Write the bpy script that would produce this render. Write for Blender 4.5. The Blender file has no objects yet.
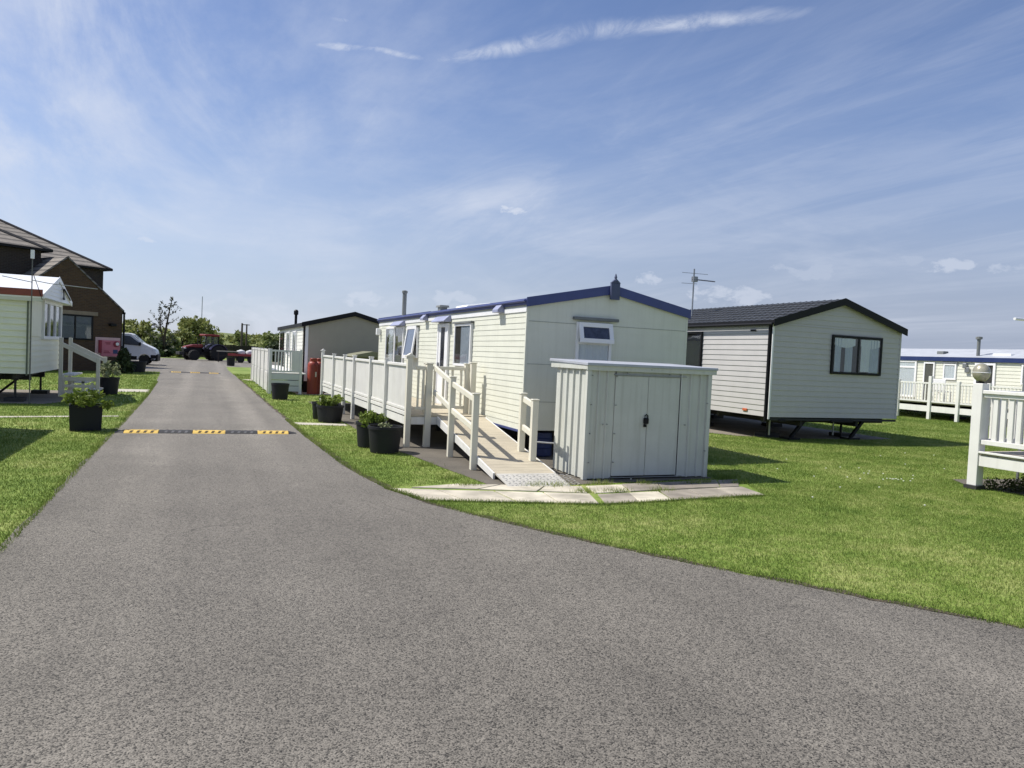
import bpy, bmesh, math, random
import numpy as np
from mathutils import Vector, Matrix

random.seed(7)
rng = np.random.default_rng(7)
R = math.radians
scene = bpy.context.scene
col = scene.collection

# ------------------------------------------------------------------ materials
def nodes_of(m):
    m.use_nodes = True
    nt = m.node_tree
    return nt, nt.nodes, nt.links

MATS = {}
def mat(name, c, rough=0.6, var=0.12, scale=3.0, fine=40.0, bump=0.0, bscale=60.0, metal=0.0, spec=0.4,
        streak=0.0, c2=None, dirt=0.0):
    """plain painted / plastic / wood surface with noise in its colour, roughness and relief"""
    if name in MATS: return MATS[name]
    m = bpy.data.materials.new(name); nt, N, L = nodes_of(m)
    b = N['Principled BSDF']
    b.inputs['Metallic'].default_value = metal
    b.inputs['Specular IOR Level'].default_value = spec
    tc = N.new('ShaderNodeTexCoord')
    n1 = N.new('ShaderNodeTexNoise'); n1.inputs['Scale'].default_value = scale; n1.inputs['Detail'].default_value = 6
    n2 = N.new('ShaderNodeTexNoise'); n2.inputs['Scale'].default_value = fine; n2.inputs['Detail'].default_value = 3
    L.new(tc.outputs['Object'], n1.inputs['Vector']); L.new(tc.outputs['Object'], n2.inputs['Vector'])
    add = N.new('ShaderNodeMath'); add.operation = 'MULTIPLY_ADD'
    L.new(n2.outputs['Fac'], add.inputs[0]); add.inputs[1].default_value = 0.35; L.new(n1.outputs['Fac'], add.inputs[2])
    last = add.outputs[0]
    ramp = N.new('ShaderNodeValToRGB')
    lo = tuple(max(0, x*(1-var)) for x in c)+(1,); hi = tuple(min(1, x*(1+var)) for x in (c2 or c))+(1,)
    ramp.color_ramp.elements[0].position = 0.38; ramp.color_ramp.elements[0].color = lo
    ramp.color_ramp.elements[1].position = 0.95; ramp.color_ramp.elements[1].color = hi
    L.new(last, ramp.inputs['Fac'])
    out = ramp.outputs['Color']
    if streak > 0:      # rain streaks: noise stretched along the vertical
        mp = N.new('ShaderNodeMapping'); mp.inputs['Scale'].default_value = (7, 7, 0.35)
        L.new(tc.outputs['Object'], mp.inputs['Vector'])
        n3 = N.new('ShaderNodeTexNoise'); n3.inputs['Scale'].default_value = 2.2; n3.inputs['Detail'].default_value = 5
        L.new(mp.outputs['Vector'], n3.inputs['Vector'])
        mr = N.new('ShaderNodeMapRange'); mr.inputs['From Min'].default_value = 0.5; mr.inputs['From Max'].default_value = 0.8
        mr.inputs['To Max'].default_value = streak
        L.new(n3.outputs['Fac'], mr.inputs['Value'])
        mx = N.new('ShaderNodeMix'); mx.data_type = 'RGBA'
        L.new(mr.outputs['Result'], mx.inputs['Factor']); L.new(out, mx.inputs[6])
        mx.inputs[7].default_value = (c[0]*.55, c[1]*.53, c[2]*.45, 1)
        out = mx.outputs[2]
    L.new(out, b.inputs['Base Color'])
    rr = N.new('ShaderNodeMapRange'); rr.inputs['To Min'].default_value = max(0.02, rough-.1); rr.inputs['To Max'].default_value = min(1, rough+.12)
    L.new(n1.outputs['Fac'], rr.inputs['Value']); L.new(rr.outputs['Result'], b.inputs['Roughness'])
    if bump > 0:
        n4 = N.new('ShaderNodeTexNoise'); n4.inputs['Scale'].default_value = bscale; n4.inputs['Detail'].default_value = 4
        L.new(tc.outputs['Object'], n4.inputs['Vector'])
        bp = N.new('ShaderNodeBump'); bp.inputs['Strength'].default_value = 1.0; bp.inputs['Distance'].default_value = bump
        L.new(n4.outputs['Fac'], bp.inputs['Height']); L.new(bp.outputs['Normal'], b.inputs['Normal'])
    MATS[name] = m
    return m

def wood_mat(name, c, grain=0.25, axis=1, rough=0.75, streak=0.0):
    if name in MATS: return MATS[name]
    m = bpy.data.materials.new(name); nt, N, L = nodes_of(m); b = N['Principled BSDF']
    b.inputs['Roughness'].default_value = rough; b.inputs['Specular IOR Level'].default_value = 0.3
    tc = N.new('ShaderNodeTexCoord'); mp = N.new('ShaderNodeMapping')
    s = [30, 30, 30]; s[axis] = 2.0
    mp.inputs['Scale'].default_value = s; L.new(tc.outputs['Object'], mp.inputs['Vector'])
    n = N.new('ShaderNodeTexNoise'); n.inputs['Scale'].default_value = 1.5; n.inputs['Detail'].default_value = 5
    L.new(mp.outputs['Vector'], n.inputs['Vector'])
    n2 = N.new('ShaderNodeTexNoise'); n2.inputs['Scale'].default_value = 2.3; n2.inputs['Detail'].default_value = 5
    L.new(tc.outputs['Object'], n2.inputs['Vector'])
    a = N.new('ShaderNodeMath'); a.operation = 'MULTIPLY_ADD'; L.new(n2.outputs['Fac'], a.inputs[0]); a.inputs[1].default_value = .6; L.new(n.outputs['Fac'], a.inputs[2])
    r = N.new('ShaderNodeValToRGB')
    r.color_ramp.elements[0].position = .45; r.color_ramp.elements[0].color = tuple(x*(1-grain) for x in c)+(1,)
    r.color_ramp.elements[1].position = 1.0; r.color_ramp.elements[1].color = tuple(min(1, x*(1+grain*.5)) for x in c)+(1,)
    L.new(a.outputs[0], r.inputs['Fac']); L.new(r.outputs['Color'], b.inputs['Base Color'])
    bp = N.new('ShaderNodeBump'); bp.inputs['Distance'].default_value = .002; L.new(n.outputs['Fac'], bp.inputs['Height']); L.new(bp.outputs['Normal'], b.inputs['Normal'])
    MATS[name] = m; return m

def glass_mat():
    m = bpy.data.materials.new('window_glass'); nt, N, L = nodes_of(m)
    for n in list(N):
        if n.type != 'OUTPUT_MATERIAL': N.remove(n)
    out = [n for n in N if n.type == 'OUTPUT_MATERIAL'][0]
    t = N.new('ShaderNodeBsdfTransparent'); t.inputs['Color'].default_value = (.90, .92, .92, 1)
    g = N.new('ShaderNodeBsdfGlossy'); g.inputs['Roughness'].default_value = .02
    f0 = N.new('ShaderNodeLayerWeight'); f0.inputs['Blend'].default_value = .5; f = N.new('ShaderNodeMath'); f.operation = 'POWER'; L.new(f0.outputs['Facing'], f.inputs[0]); f.inputs[1].default_value = 4
    tc = N.new('ShaderNodeTexCoord'); n = N.new('ShaderNodeTexNoise'); n.inputs['Scale'].default_value = 1.6
    bp = N.new('ShaderNodeBump'); bp.inputs['Distance'].default_value = .004; L.new(tc.outputs['Object'], n.inputs['Vector'])
    L.new(n.outputs['Fac'], bp.inputs['Height']); L.new(bp.outputs['Normal'], g.inputs['Normal'])
    mn = N.new('ShaderNodeMath'); mn.operation = 'MULTIPLY_ADD'; L.new(f.outputs[0], mn.inputs[0]); mn.inputs[1].default_value = .9; mn.inputs[2].default_value = .045
    mx = N.new('ShaderNodeMixShader'); L.new(mn.outputs[0], mx.inputs[0]); L.new(t.outputs[0], mx.inputs[1]); L.new(g.outputs[0], mx.inputs[2])
    L.new(mx.outputs[0], out.inputs['Surface'])
    return m

def leaf_mat(name, c, var=.4, rough=.6, sub=.25):
    m = bpy.data.materials.new(name); nt, N, L = nodes_of(m); b = N['Principled BSDF']
    b.inputs['Roughness'].default_value = rough; b.inputs['Specular IOR Level'].default_value = .25
    at = N.new('ShaderNodeAttribute'); at.attribute_name = 'tone'
    tc = N.new('ShaderNodeTexCoord'); n = N.new('ShaderNodeTexNoise'); n.inputs['Scale'].default_value = 1.1; n.inputs['Detail'].default_value = 3
    L.new(tc.outputs['Object'], n.inputs['Vector'])
    a = N.new('ShaderNodeMath'); a.operation = 'MULTIPLY_ADD'; L.new(at.outputs['Fac'], a.inputs[0]); a.inputs[1].default_value = .6; L.new(n.outputs['Fac'], a.inputs[2])
    r = N.new('ShaderNodeValToRGB')
    r.color_ramp.elements[0].position = .3; r.color_ramp.elements[0].color = (c[0]*(1-var), c[1]*(1-var), c[2]*(1-var), 1)
    r.color_ramp.elements[1].position = 1.15 if False else 1.0; r.color_ramp.elements[1].color = (c[0]*(1+var*1.3), c[1]*(1+var), c[2]*(1+var*.6), 1)
    L.new(a.outputs[0], r.inputs['Fac']); L.new(r.outputs['Color'], b.inputs['Base Color'])
    tr = N.new('ShaderNodeBsdfTranslucent'); L.new(r.outputs['Color'], tr.inputs['Color'])
    out = [q for q in N if q.type == 'OUTPUT_MATERIAL'][0]
    mx = N.new('ShaderNodeMixShader'); mx.inputs[0].default_value = sub
    L.new(b.outputs[0], mx.inputs[1]); L.new(tr.outputs[0], mx.inputs[2]); L.new(mx.outputs[0], out.inputs['Surface'])
    return m

def asphalt_mat():
    m = bpy.data.materials.new('asphalt_surface'); nt, N, L = nodes_of(m); b = N['Principled BSDF']
    tc = N.new('ShaderNodeTexCoord')
    v = N.new('ShaderNodeTexVoronoi'); v.inputs['Scale'].default_value = 145; v.inputs['Randomness'].default_value = 1
    L.new(tc.outputs['Object'], v.inputs['Vector'])
    sep = N.new('ShaderNodeSeparateColor'); L.new(v.outputs['Color'], sep.inputs['Color'])
    n1 = N.new('ShaderNodeTexNoise'); n1.inputs['Scale'].default_value = 0.55; n1.inputs['Detail'].default_value = 7; n1.inputs['Roughness'].default_value = .62
    L.new(tc.outputs['Object'], n1.inputs['Vector'])
    mp = N.new('ShaderNodeMapping'); mp.inputs['Scale'].default_value = (1.6, .06, 1); L.new(tc.outputs['Object'], mp.inputs['Vector'])
    n3 = N.new('ShaderNodeTexNoise'); n3.inputs['Scale'].default_value = 1.3; n3.inputs['Detail'].default_value = 4; L.new(mp.outputs[0], n3.inputs['Vector'])
    n2 = N.new('ShaderNodeTexNoise'); n2.inputs['Scale'].default_value = 22; n2.inputs['Detail'].default_value = 5; L.new(tc.outputs['Object'], n2.inputs['Vector'])
    r = N.new('ShaderNodeValToRGB'); e = r.color_ramp.elements
    e[0].position = 0; e[0].color = (.026, .024, .021, 1); e[1].position = 1; e[1].color = (.250, .228, .192, 1)
    k = e.new(.26); k.color = (.106, .097, .082, 1); k = e.new(.45); k.color = (.158, .144, .122, 1)
    L.new(sep.outputs[0], r.inputs['Fac'])
    s = N.new('ShaderNodeMath'); s.operation = 'MULTIPLY_ADD'; L.new(n1.outputs['Fac'], s.inputs[0]); s.inputs[1].default_value = .75
    s2 = N.new('ShaderNodeMath'); s2.operation = 'MULTIPLY_ADD'; L.new(n3.outputs['Fac'], s2.inputs[0]); s2.inputs[1].default_value = .5; s2.inputs[2].default_value = .07
    L.new(s2.outputs[0], s.inputs[2])
    s3 = N.new('ShaderNodeMath'); s3.operation = 'MULTIPLY_ADD'; L.new(n2.outputs['Fac'], s3.inputs[0]); s3.inputs[1].default_value = .6; L.new(s.outputs[0], s3.inputs[2])
    # polished wheel tracks along the drive, a few hairline cracks and old spill stains
    sx = N.new('ShaderNodeSeparateXYZ'); L.new(tc.outputs['Object'], sx.inputs[0])
    def m2(op, a, b=None, c=None):
        q = N.new('ShaderNodeMath'); q.operation = op
        for i, z in enumerate((a, b, c)):
            if z is None: continue
            if isinstance(z, (int, float)): q.inputs[i].default_value = z
            else: L.new(z, q.inputs[i])
        return q.outputs[0]
    def ss(v_, a, b_, c=0, d=1):
        q = N.new('ShaderNodeMapRange'); q.interpolation_type = 'SMOOTHSTEP'
        for nm, z in (('From Min',a),('From Max',b_),('To Min',c),('To Max',d)): q.inputs[nm].default_value = z
        L.new(v_, q.inputs['Value']); return q.outputs['Result']
    wobx = m2('MULTIPLY_ADD', n1.outputs['Fac'], .5, sx.outputs[0])
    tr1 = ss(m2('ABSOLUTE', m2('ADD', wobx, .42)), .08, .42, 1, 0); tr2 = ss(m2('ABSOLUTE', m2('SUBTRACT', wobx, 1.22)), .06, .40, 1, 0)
    tracks_and_sheen = m2('MULTIPLY', m2('MAXIMUM', tr1, tr2), ss(sx.outputs[1], 5, 16)); tracks_and_sheen = m2('MULTIPLY_ADD', tracks_and_sheen, .20, m2('MULTIPLY_ADD', ss(sx.outputs[1], 4, 20), .22, .90))  # far tarmac also lightened in colour, painting in its grazing sheen
    vc = N.new('ShaderNodeTexVoronoi'); vc.feature = 'DISTANCE_TO_EDGE'; vc.inputs['Scale'].default_value = .42
    nd = N.new('ShaderNodeTexNoise'); nd.inputs['Scale'].default_value = 1.7; nd.inputs['Detail'].default_value = 6; L.new(tc.outputs['Object'], nd.inputs['Vector'])
    ad = N.new('ShaderNodeVectorMath'); ad.operation = 'MULTIPLY_ADD'; L.new(nd.outputs['Color'], ad.inputs[0]); ad.inputs[1].default_value = (.7,.7,.7); L.new(tc.outputs['Object'], ad.inputs[2]); L.new(ad.outputs[0], vc.inputs['Vector'])
    crack = m2('MULTIPLY', ss(vc.outputs['Distance'], .0, .006, 1, 0), ss(n1.outputs['Fac'], .50, .60)); crack = m2('SUBTRACT', 1.0, m2('MULTIPLY', crack, .45))
    st = N.new('ShaderNodeTexNoise'); st.inputs['Scale'].default_value = 1.25; st.inputs['Detail'].default_value = 3; st.inputs['Distortion'].default_value = .6
    mo = N.new('ShaderNodeMapping'); mo.inputs['Location'].default_value = (7.3, 2.1, 0); L.new(tc.outputs['Object'], mo.inputs['Vector']); L.new(mo.outputs[0], st.inputs['Vector'])
    stain = m2('SUBTRACT', 1.0, m2('MULTIPLY', ss(st.outputs['Fac'], .60, .74), .05))
    pale = m2('MULTIPLY_ADD', ss(st.outputs['Fac'], .40, .24), .12, 1.0)
    tot = m2('MULTIPLY', m2('MULTIPLY', m2('MULTIPLY', s3.outputs[0], tracks_and_sheen), crack), m2('MULTIPLY', stain, pale))
    vm = N.new('ShaderNodeVectorMath'); vm.operation = 'SCALE'; L.new(r.outputs['Color'], vm.inputs[0]); L.new(tot, vm.inputs['Scale'])
    L.new(vm.outputs[0], b.inputs['Base Color'])
    b.inputs['Roughness'].default_value = .75; b.inputs['Specular IOR Level'].default_value = .32
    bp = N.new('ShaderNodeBump'); bp.inputs['Distance'].default_value = .003; bp.inputs['Strength'].default_value = .6
    iv = N.new('ShaderNodeMath'); iv.operation = 'SUBTRACT'; iv.inputs[0].default_value = 1; L.new(v.outputs['Distance'], iv.inputs[1])
    L.new(iv.outputs[0], bp.inputs['Height']); L.new(bp.outputs['Normal'], b.inputs['Normal'])
    return m

GRASS_PATCH = [(.075, .134, .023), (.172, .242, .047), (.35, .37, .135)]
def grass_nodes(m, blades):
    nt, N, L = nodes_of(m); b = N['Principled BSDF']; b.inputs['Roughness'].default_value = .75; b.inputs['Specular IOR Level'].default_value = .15
    tc = N.new('ShaderNodeTexCoord')
    n1 = N.new('ShaderNodeTexNoise'); n1.inputs['Scale'].default_value = 1.5; n1.inputs['Detail'].default_value = 8; n1.inputs['Roughness'].default_value = .72
    L.new(tc.outputs['Object'], n1.inputs['Vector'])
    n2 = N.new('ShaderNodeTexNoise'); n2.inputs['Scale'].default_value = 14; n2.inputs['Detail'].default_value = 6; L.new(tc.outputs['Object'], n2.inputs['Vector'])
    n0 = N.new('ShaderNodeTexNoise'); n0.inputs['Scale'].default_value = .35; n0.inputs['Detail'].default_value = 4; L.new(tc.outputs['Object'], n0.inputs['Vector'])
    a0 = N.new('ShaderNodeMath'); a0.operation = 'MULTIPLY_ADD'; L.new(n0.outputs['Fac'], a0.inputs[0]); a0.inputs[1].default_value = .5; a0.inputs[2].default_value = -.25
    a1 = N.new('ShaderNodeMath'); L.new(a0.outputs[0], a1.inputs[0]); L.new(n1.outputs['Fac'], a1.inputs[1]); n1_ = a1.outputs[0]
    a = N.new('ShaderNodeMath'); a.operation = 'MULTIPLY_ADD'; L.new(n2.outputs['Fac'], a.inputs[0]); a.inputs[1].default_value = .45; L.new(n1_, a.inputs[2])
    src = a.outputs[0]
    if blades:
        at = N.new('ShaderNodeAttribute'); at.attribute_name = 'tone'
        a2 = N.new('ShaderNodeMath'); a2.operation = 'MULTIPLY_ADD'; L.new(at.outputs['Fac'], a2.inputs[0]); a2.inputs[1].default_value = .45; L.new(n1_, a2.inputs[2]); src = a2.outputs[0]
    r = N.new('ShaderNodeValToRGB'); e = r.color_ramp.elements
    e[0].position = .42; e[0].color = GRASS_PATCH[0]+(1,); e[1].position = 1.0; e[1].color = GRASS_PATCH[2]+(1,)
    k = e.new(.7); k.color = GRASS_PATCH[1]+(1,)
    L.new(src, r.inputs['Fac']); L.new(r.outputs['Color'], b.inputs['Base Color'])
    if blades:
        tr = N.new('ShaderNodeBsdfTranslucent'); L.new(r.outputs['Color'], tr.inputs['Color'])
        out = [q for q in N if q.type == 'OUTPUT_MATERIAL'][0]
        mx = N.new('ShaderNodeMixShader'); mx.inputs[0].default_value = .35
        L.new(b.outputs[0], mx.inputs[1]); L.new(tr.outputs[0], mx.inputs[2]); L.new(mx.outputs[0], out.inputs['Surface'])
    else:
        bp = N.new('ShaderNodeBump'); bp.inputs['Distance'].default_value = .02; L.new(n2.outputs['Fac'], bp.inputs['Height']); L.new(bp.outputs['Normal'], b.inputs['Normal'])
    return m

def slab_mat():
    m = bpy.data.materials.new('paving_concrete'); nt, N, L = nodes_of(m); b = N['Principled BSDF']; b.inputs['Roughness'].default_value = .9
    at = N.new('ShaderNodeAttribute'); at.attribute_name = 'tone'
    tc = N.new('ShaderNodeTexCoord'); n = N.new('ShaderNodeTexNoise'); n.inputs['Scale'].default_value = 3; n.inputs['Detail'].default_value = 8; L.new(tc.outputs['Object'], n.inputs['Vector'])
    r = N.new('ShaderNodeValToRGB'); e = r.color_ramp.elements
    e[0].position = 0; e[0].color = (.22, .19, .16, 1); e[1].position = 1; e[1].color = (.58, .53, .42, 1)
    L.new(at.outputs['Fac'], r.inputs['Fac'])
    mr = N.new('ShaderNodeMapRange'); mr.inputs['From Min'].default_value = .3; mr.inputs['From Max'].default_value = .7; mr.inputs['To Min'].default_value = .6; mr.inputs['To Max'].default_value = 1.15; L.new(n.outputs['Fac'], mr.inputs['Value'])
    vm = N.new('ShaderNodeVectorMath'); vm.operation = 'SCALE'; L.new(r.outputs['Color'], vm.inputs[0]); L.new(mr.outputs[0], vm.inputs['Scale']); L.new(vm.outputs[0], b.inputs['Base Color'])
    bp = N.new('ShaderNodeBump'); bp.inputs['Distance'].default_value = .004; L.new(n.outputs['Fac'], bp.inputs['Height']); L.new(bp.outputs['Normal'], b.inputs['Normal'])
    return m

def brick_mat(name, c1, c2, mortar, scale=1.0):
    m = bpy.data.materials.new(name); nt, N, L = nodes_of(m); b = N['Principled BSDF']; b.inputs['Roughness'].default_value = .9
    tc = N.new('ShaderNodeTexCoord'); mp = N.new('ShaderNodeMapping'); mp.inputs['Rotation'].default_value = (R(90), 0, 0); L.new(tc.outputs['Object'], mp.inputs['Vector'])
    sx = N.new('ShaderNodeSeparateXYZ'); L.new(tc.outputs['Object'], sx.inputs[0])
    ad = N.new('ShaderNodeMath'); L.new(sx.outputs[0], ad.inputs[0]); L.new(sx.outputs[1], ad.inputs[1])
    cb = N.new('ShaderNodeCombineXYZ'); L.new(ad.outputs[0], cb.inputs[0]); L.new(sx.outputs[2], cb.inputs[1])
    br = N.new('ShaderNodeTexBrick'); br.inputs['Scale'].default_value = 1
    br.inputs['Brick Width'].default_value = .225*scale; br.inputs['Row Height'].default_value = .075*scale; br.inputs['Mortar Size'].default_value = .01*scale
    br.inputs['Color1'].default_value = c1+(1,); br.inputs['Color2'].default_value = c2+(1,); br.inputs['Mortar'].default_value = mortar+(1,)
    L.new(cb.outputs[0], br.inputs['Vector']); L.new(br.outputs['Color'], b.inputs['Base Color'])
    bp = N.new('ShaderNodeBump'); bp.inputs['Distance'].default_value = .01; bp.invert = True; L.new(br.outputs['Fac'], bp.inputs['Height']); L.new(bp.outputs['Normal'], b.inputs['Normal'])
    return m

GLASS = glass_mat()
CREAM = mat('cream_siding_paint', (.67, .675, .575), .5, .05, streak=.17)
CREAM_LEFT = mat('pale_green_cream_siding', (.76, .76, .62), .5, .05, streak=.06)
GREYWHITE = mat('off_white_siding', (.475, .460, .450), .5, .05, streak=.07)
TAUPE = mat('taupe_siding', (.36, .33, .27), .55, .05, streak=.06)
WHITE_TRIM = mat('white_plastic_trim', (.8, .8, .8), .35, .04)
ROOF_PALE = mat('pale_grey_roof_sheet', (.42, .44, .47), .5, .1, streak=.2)
WHITE_ROOF = mat('white_roof_sheet', (.72, .74, .76), .45, .08, streak=.2)
BLUE = mat('royal_blue_fascia', (.055, .072, .20), .4, .12)
LILAC = mat('faded_blue_hood', (.30, .32, .45), .45, .12)
NAVY = mat('navy_fascia', (.02, .035, .12), .4, .1)
BLACK = mat('black_plastic', (.010, .010, .012), .5, .2, spec=.2)
DARK_STEEL = mat('dark_chassis_steel', (.03, .03, .03), .7, .3, bump=.001)
ROOF_DARK = mat('dark_grey_roof_sheet', (.055, .06, .068), .55, .2, streak=.2)
ROOF_GREY = mat('grey_roof_felt', (.16, .17, .17), .7, .2)
RED_TRIM = mat('red_brown_trim', (.22, .055, .035), .5, .15)
DECK_WHITE = mat('cream_white_deck_plastic', (.71, .70, .665), .45, .06, streak=.22)
POST_CREAM = mat('cream_post_plastic', (.70, .67, .56), .5, .06, streak=.14)
DECK_BOARD = wood_mat('beige_deck_boards', (.44, .39, .295), .25, axis=0)
PLATE = mat('tread_plate_metal', (.55, .53, .48), .45, .12, metal=.2, bump=.004, bscale=45)
SHED = mat('pale_grey_green_steel', (.55, .56, .51), .42, .07, streak=.38, bump=.002, bscale=2.5)
SHED_ROOF = mat('shed_roof_steel', (.42, .44, .49), .5, .1, metal=.15)
POT = mat('black_plastic_pot', (.009, .010, .014), .6, .35, bump=.002)
SOIL = mat('potting_soil', (.035, .024, .016), .95, .4, bump=.015, bscale=40)
GAS_RED = mat('red_gas_bottle_paint', (.27, .045, .028), .45, .2, streak=.2)
CURTAIN = mat('net_curtain_cloth', (.78, .79, .82), .9, .08)
CURTAIN_BLUE = mat('grey_blue_curtain_cloth', (.50, .54, .62), .9, .15)
DARK_ROOM = mat('dark_room_interior', (.02, .021, .024), .9, .2)
ROOM_GREY = mat('dim_room_interior', (.07, .065, .06), .9, .2)
STEEL = mat('grey_steel', (.30, .31, .32), .4, .15, metal=.7)
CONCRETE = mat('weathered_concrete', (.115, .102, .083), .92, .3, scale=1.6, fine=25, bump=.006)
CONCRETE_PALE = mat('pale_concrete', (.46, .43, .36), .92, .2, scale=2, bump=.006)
PAD_DIRT = mat('dirty_pad', (.20, .175, .14), .95, .4, scale=1.2, fine=30, bump=.012)
RUBBER_BLACK = mat('black_rubber', (.03, .03, .032), .7, .25, bump=.002)
RUBBER_YELLOW = mat('yellow_rubber', (.62, .42, .10), .75, .2, scale=8)
TYRE = mat('tyre_rubber', (.018, .018, .018), .8, .3, bump=.004)
VAN_WHITE = mat('van_white_paint', (.80, .80, .82), .25, .04, spec=.5)
TRACTOR_RED = mat('tractor_red_paint', (.20, .022, .022), .35, .15)
TRACTOR_PURPLE = mat('dark_purple_fender_paint', (.05, .035, .10), .4, .2)
BARREL_BLUE = mat('blue_plastic_barrel', (.02, .035, .12), .5, .2)
BRICK = brick_mat('brown_brick', (.095, .052, .026), (.065, .036, .020), (.09, .068, .05))
BRICK_SHADED = brick_mat('shaded_brown_brick', (.05, .034, .03), (.035, .026, .024), (.06, .055, .05))  # house brick again, with the shade below the eaves put into its colour
STONE = mat('stone_lintel', (.25, .20, .15), .9, .2)
BARK = mat('tree_bark', (.06, .045, .03), .95, .4, bump=.02, bscale=25)
FENCE_WOOD = mat('dark_fence_wood', (.035, .028, .024), .85, .35, streak=.3)
POLE_WOOD = mat('weathered_pole_wood', (.10, .08, .065), .9, .3)
PINK = mat('pink_sign_panel', (.56, .17, .22), .5, .1)
PINK_PALE = mat('pale_pink_backboard', (.62, .42, .42), .6, .1)
SIGN_RED = mat('dark_red_lettering', (.25, .02, .04), .5, .1)
SIGN_BLUE = mat('dark_blue_notice', (.04, .06, .16), .5, .1)
GLOBE = mat('bronze_globe_glass', (.36, .34, .25), .3, .3, scale=9, metal=.25, spec=.6)
ORANGE = mat('amber_lens', (.5, .12, .05), .35, .1)
LEAF_BRIGHT = leaf_mat('bright_leaf', (.13, .19, .035), .45)
LEAF_PALE = leaf_mat('silver_leaf', (.22, .26, .15), .35)
LEAF_MID = leaf_mat('mid_leaf', (.14, .185, .07), .5)
LEAF_DARK = leaf_mat('dark_leaf', (.035, .055, .025), .5)
LEAF_YELLOW = leaf_mat('yellow_green_leaf', (.19, .225, .08), .5)
NEEDLE = leaf_mat('conifer_needle', (.075, .085, .065), .4, sub=.1)
WEED = leaf_mat('weed_leaf', (.075, .10, .035), .4)
SACK = mat('white_woven_sack', (.62, .62, .62), .8, .12, bump=.03, bscale=9)
PLANK = mat('grey_plank', (.42, .39, .32), .8, .2)
FLOWER = mat('white_petals', (.8, .8, .72), .7, .05)

def tile_mat():
    m = mat('brown_grey_roof_tiles', (.20, .18, .155), .85, .25, scale=5, fine=18)
    nt, N, L = nodes_of(m); b = N['Principled BSDF']
    tc = N.new('ShaderNodeTexCoord'); sx = N.new('ShaderNodeSeparateXYZ'); L.new(tc.outputs['Object'], sx.inputs[0])
    w = N.new('ShaderNodeMath'); w.operation = 'MULTIPLY'; L.new(sx.outputs[2], w.inputs[0]); w.inputs[1].default_value = 4.2
    fr = N.new('ShaderNodeMath'); fr.operation = 'FRACT'; L.new(w.outputs[0], fr.inputs[0])
    course_dark = N.new('ShaderNodeMapRange'); course_dark.inputs['From Min'].default_value = .58; course_dark.inputs['From Max'].default_value = .80; course_dark.inputs['To Max'].default_value = .8; L.new(fr.outputs[0], course_dark.inputs['Value'])  # each course turns darker towards its upper edge
    src = b.inputs['Base Color'].links[0].from_socket; gx = N.new('ShaderNodeMix'); gx.data_type = 'RGBA'; L.new(course_dark.outputs[0], gx.inputs['Factor']); L.new(src, gx.inputs[6]); gx.inputs[7].default_value = (.04,.036,.034,1); L.new(gx.outputs[2], b.inputs['Base Color'])
    bp = N.new('ShaderNodeBump'); bp.inputs['Distance'].default_value = .10; bp.invert = True; L.new(fr.outputs[0], bp.inputs['Height']); L.new(bp.outputs['Normal'], b.inputs['Normal'])
    return m
TILE = tile_mat()

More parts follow.
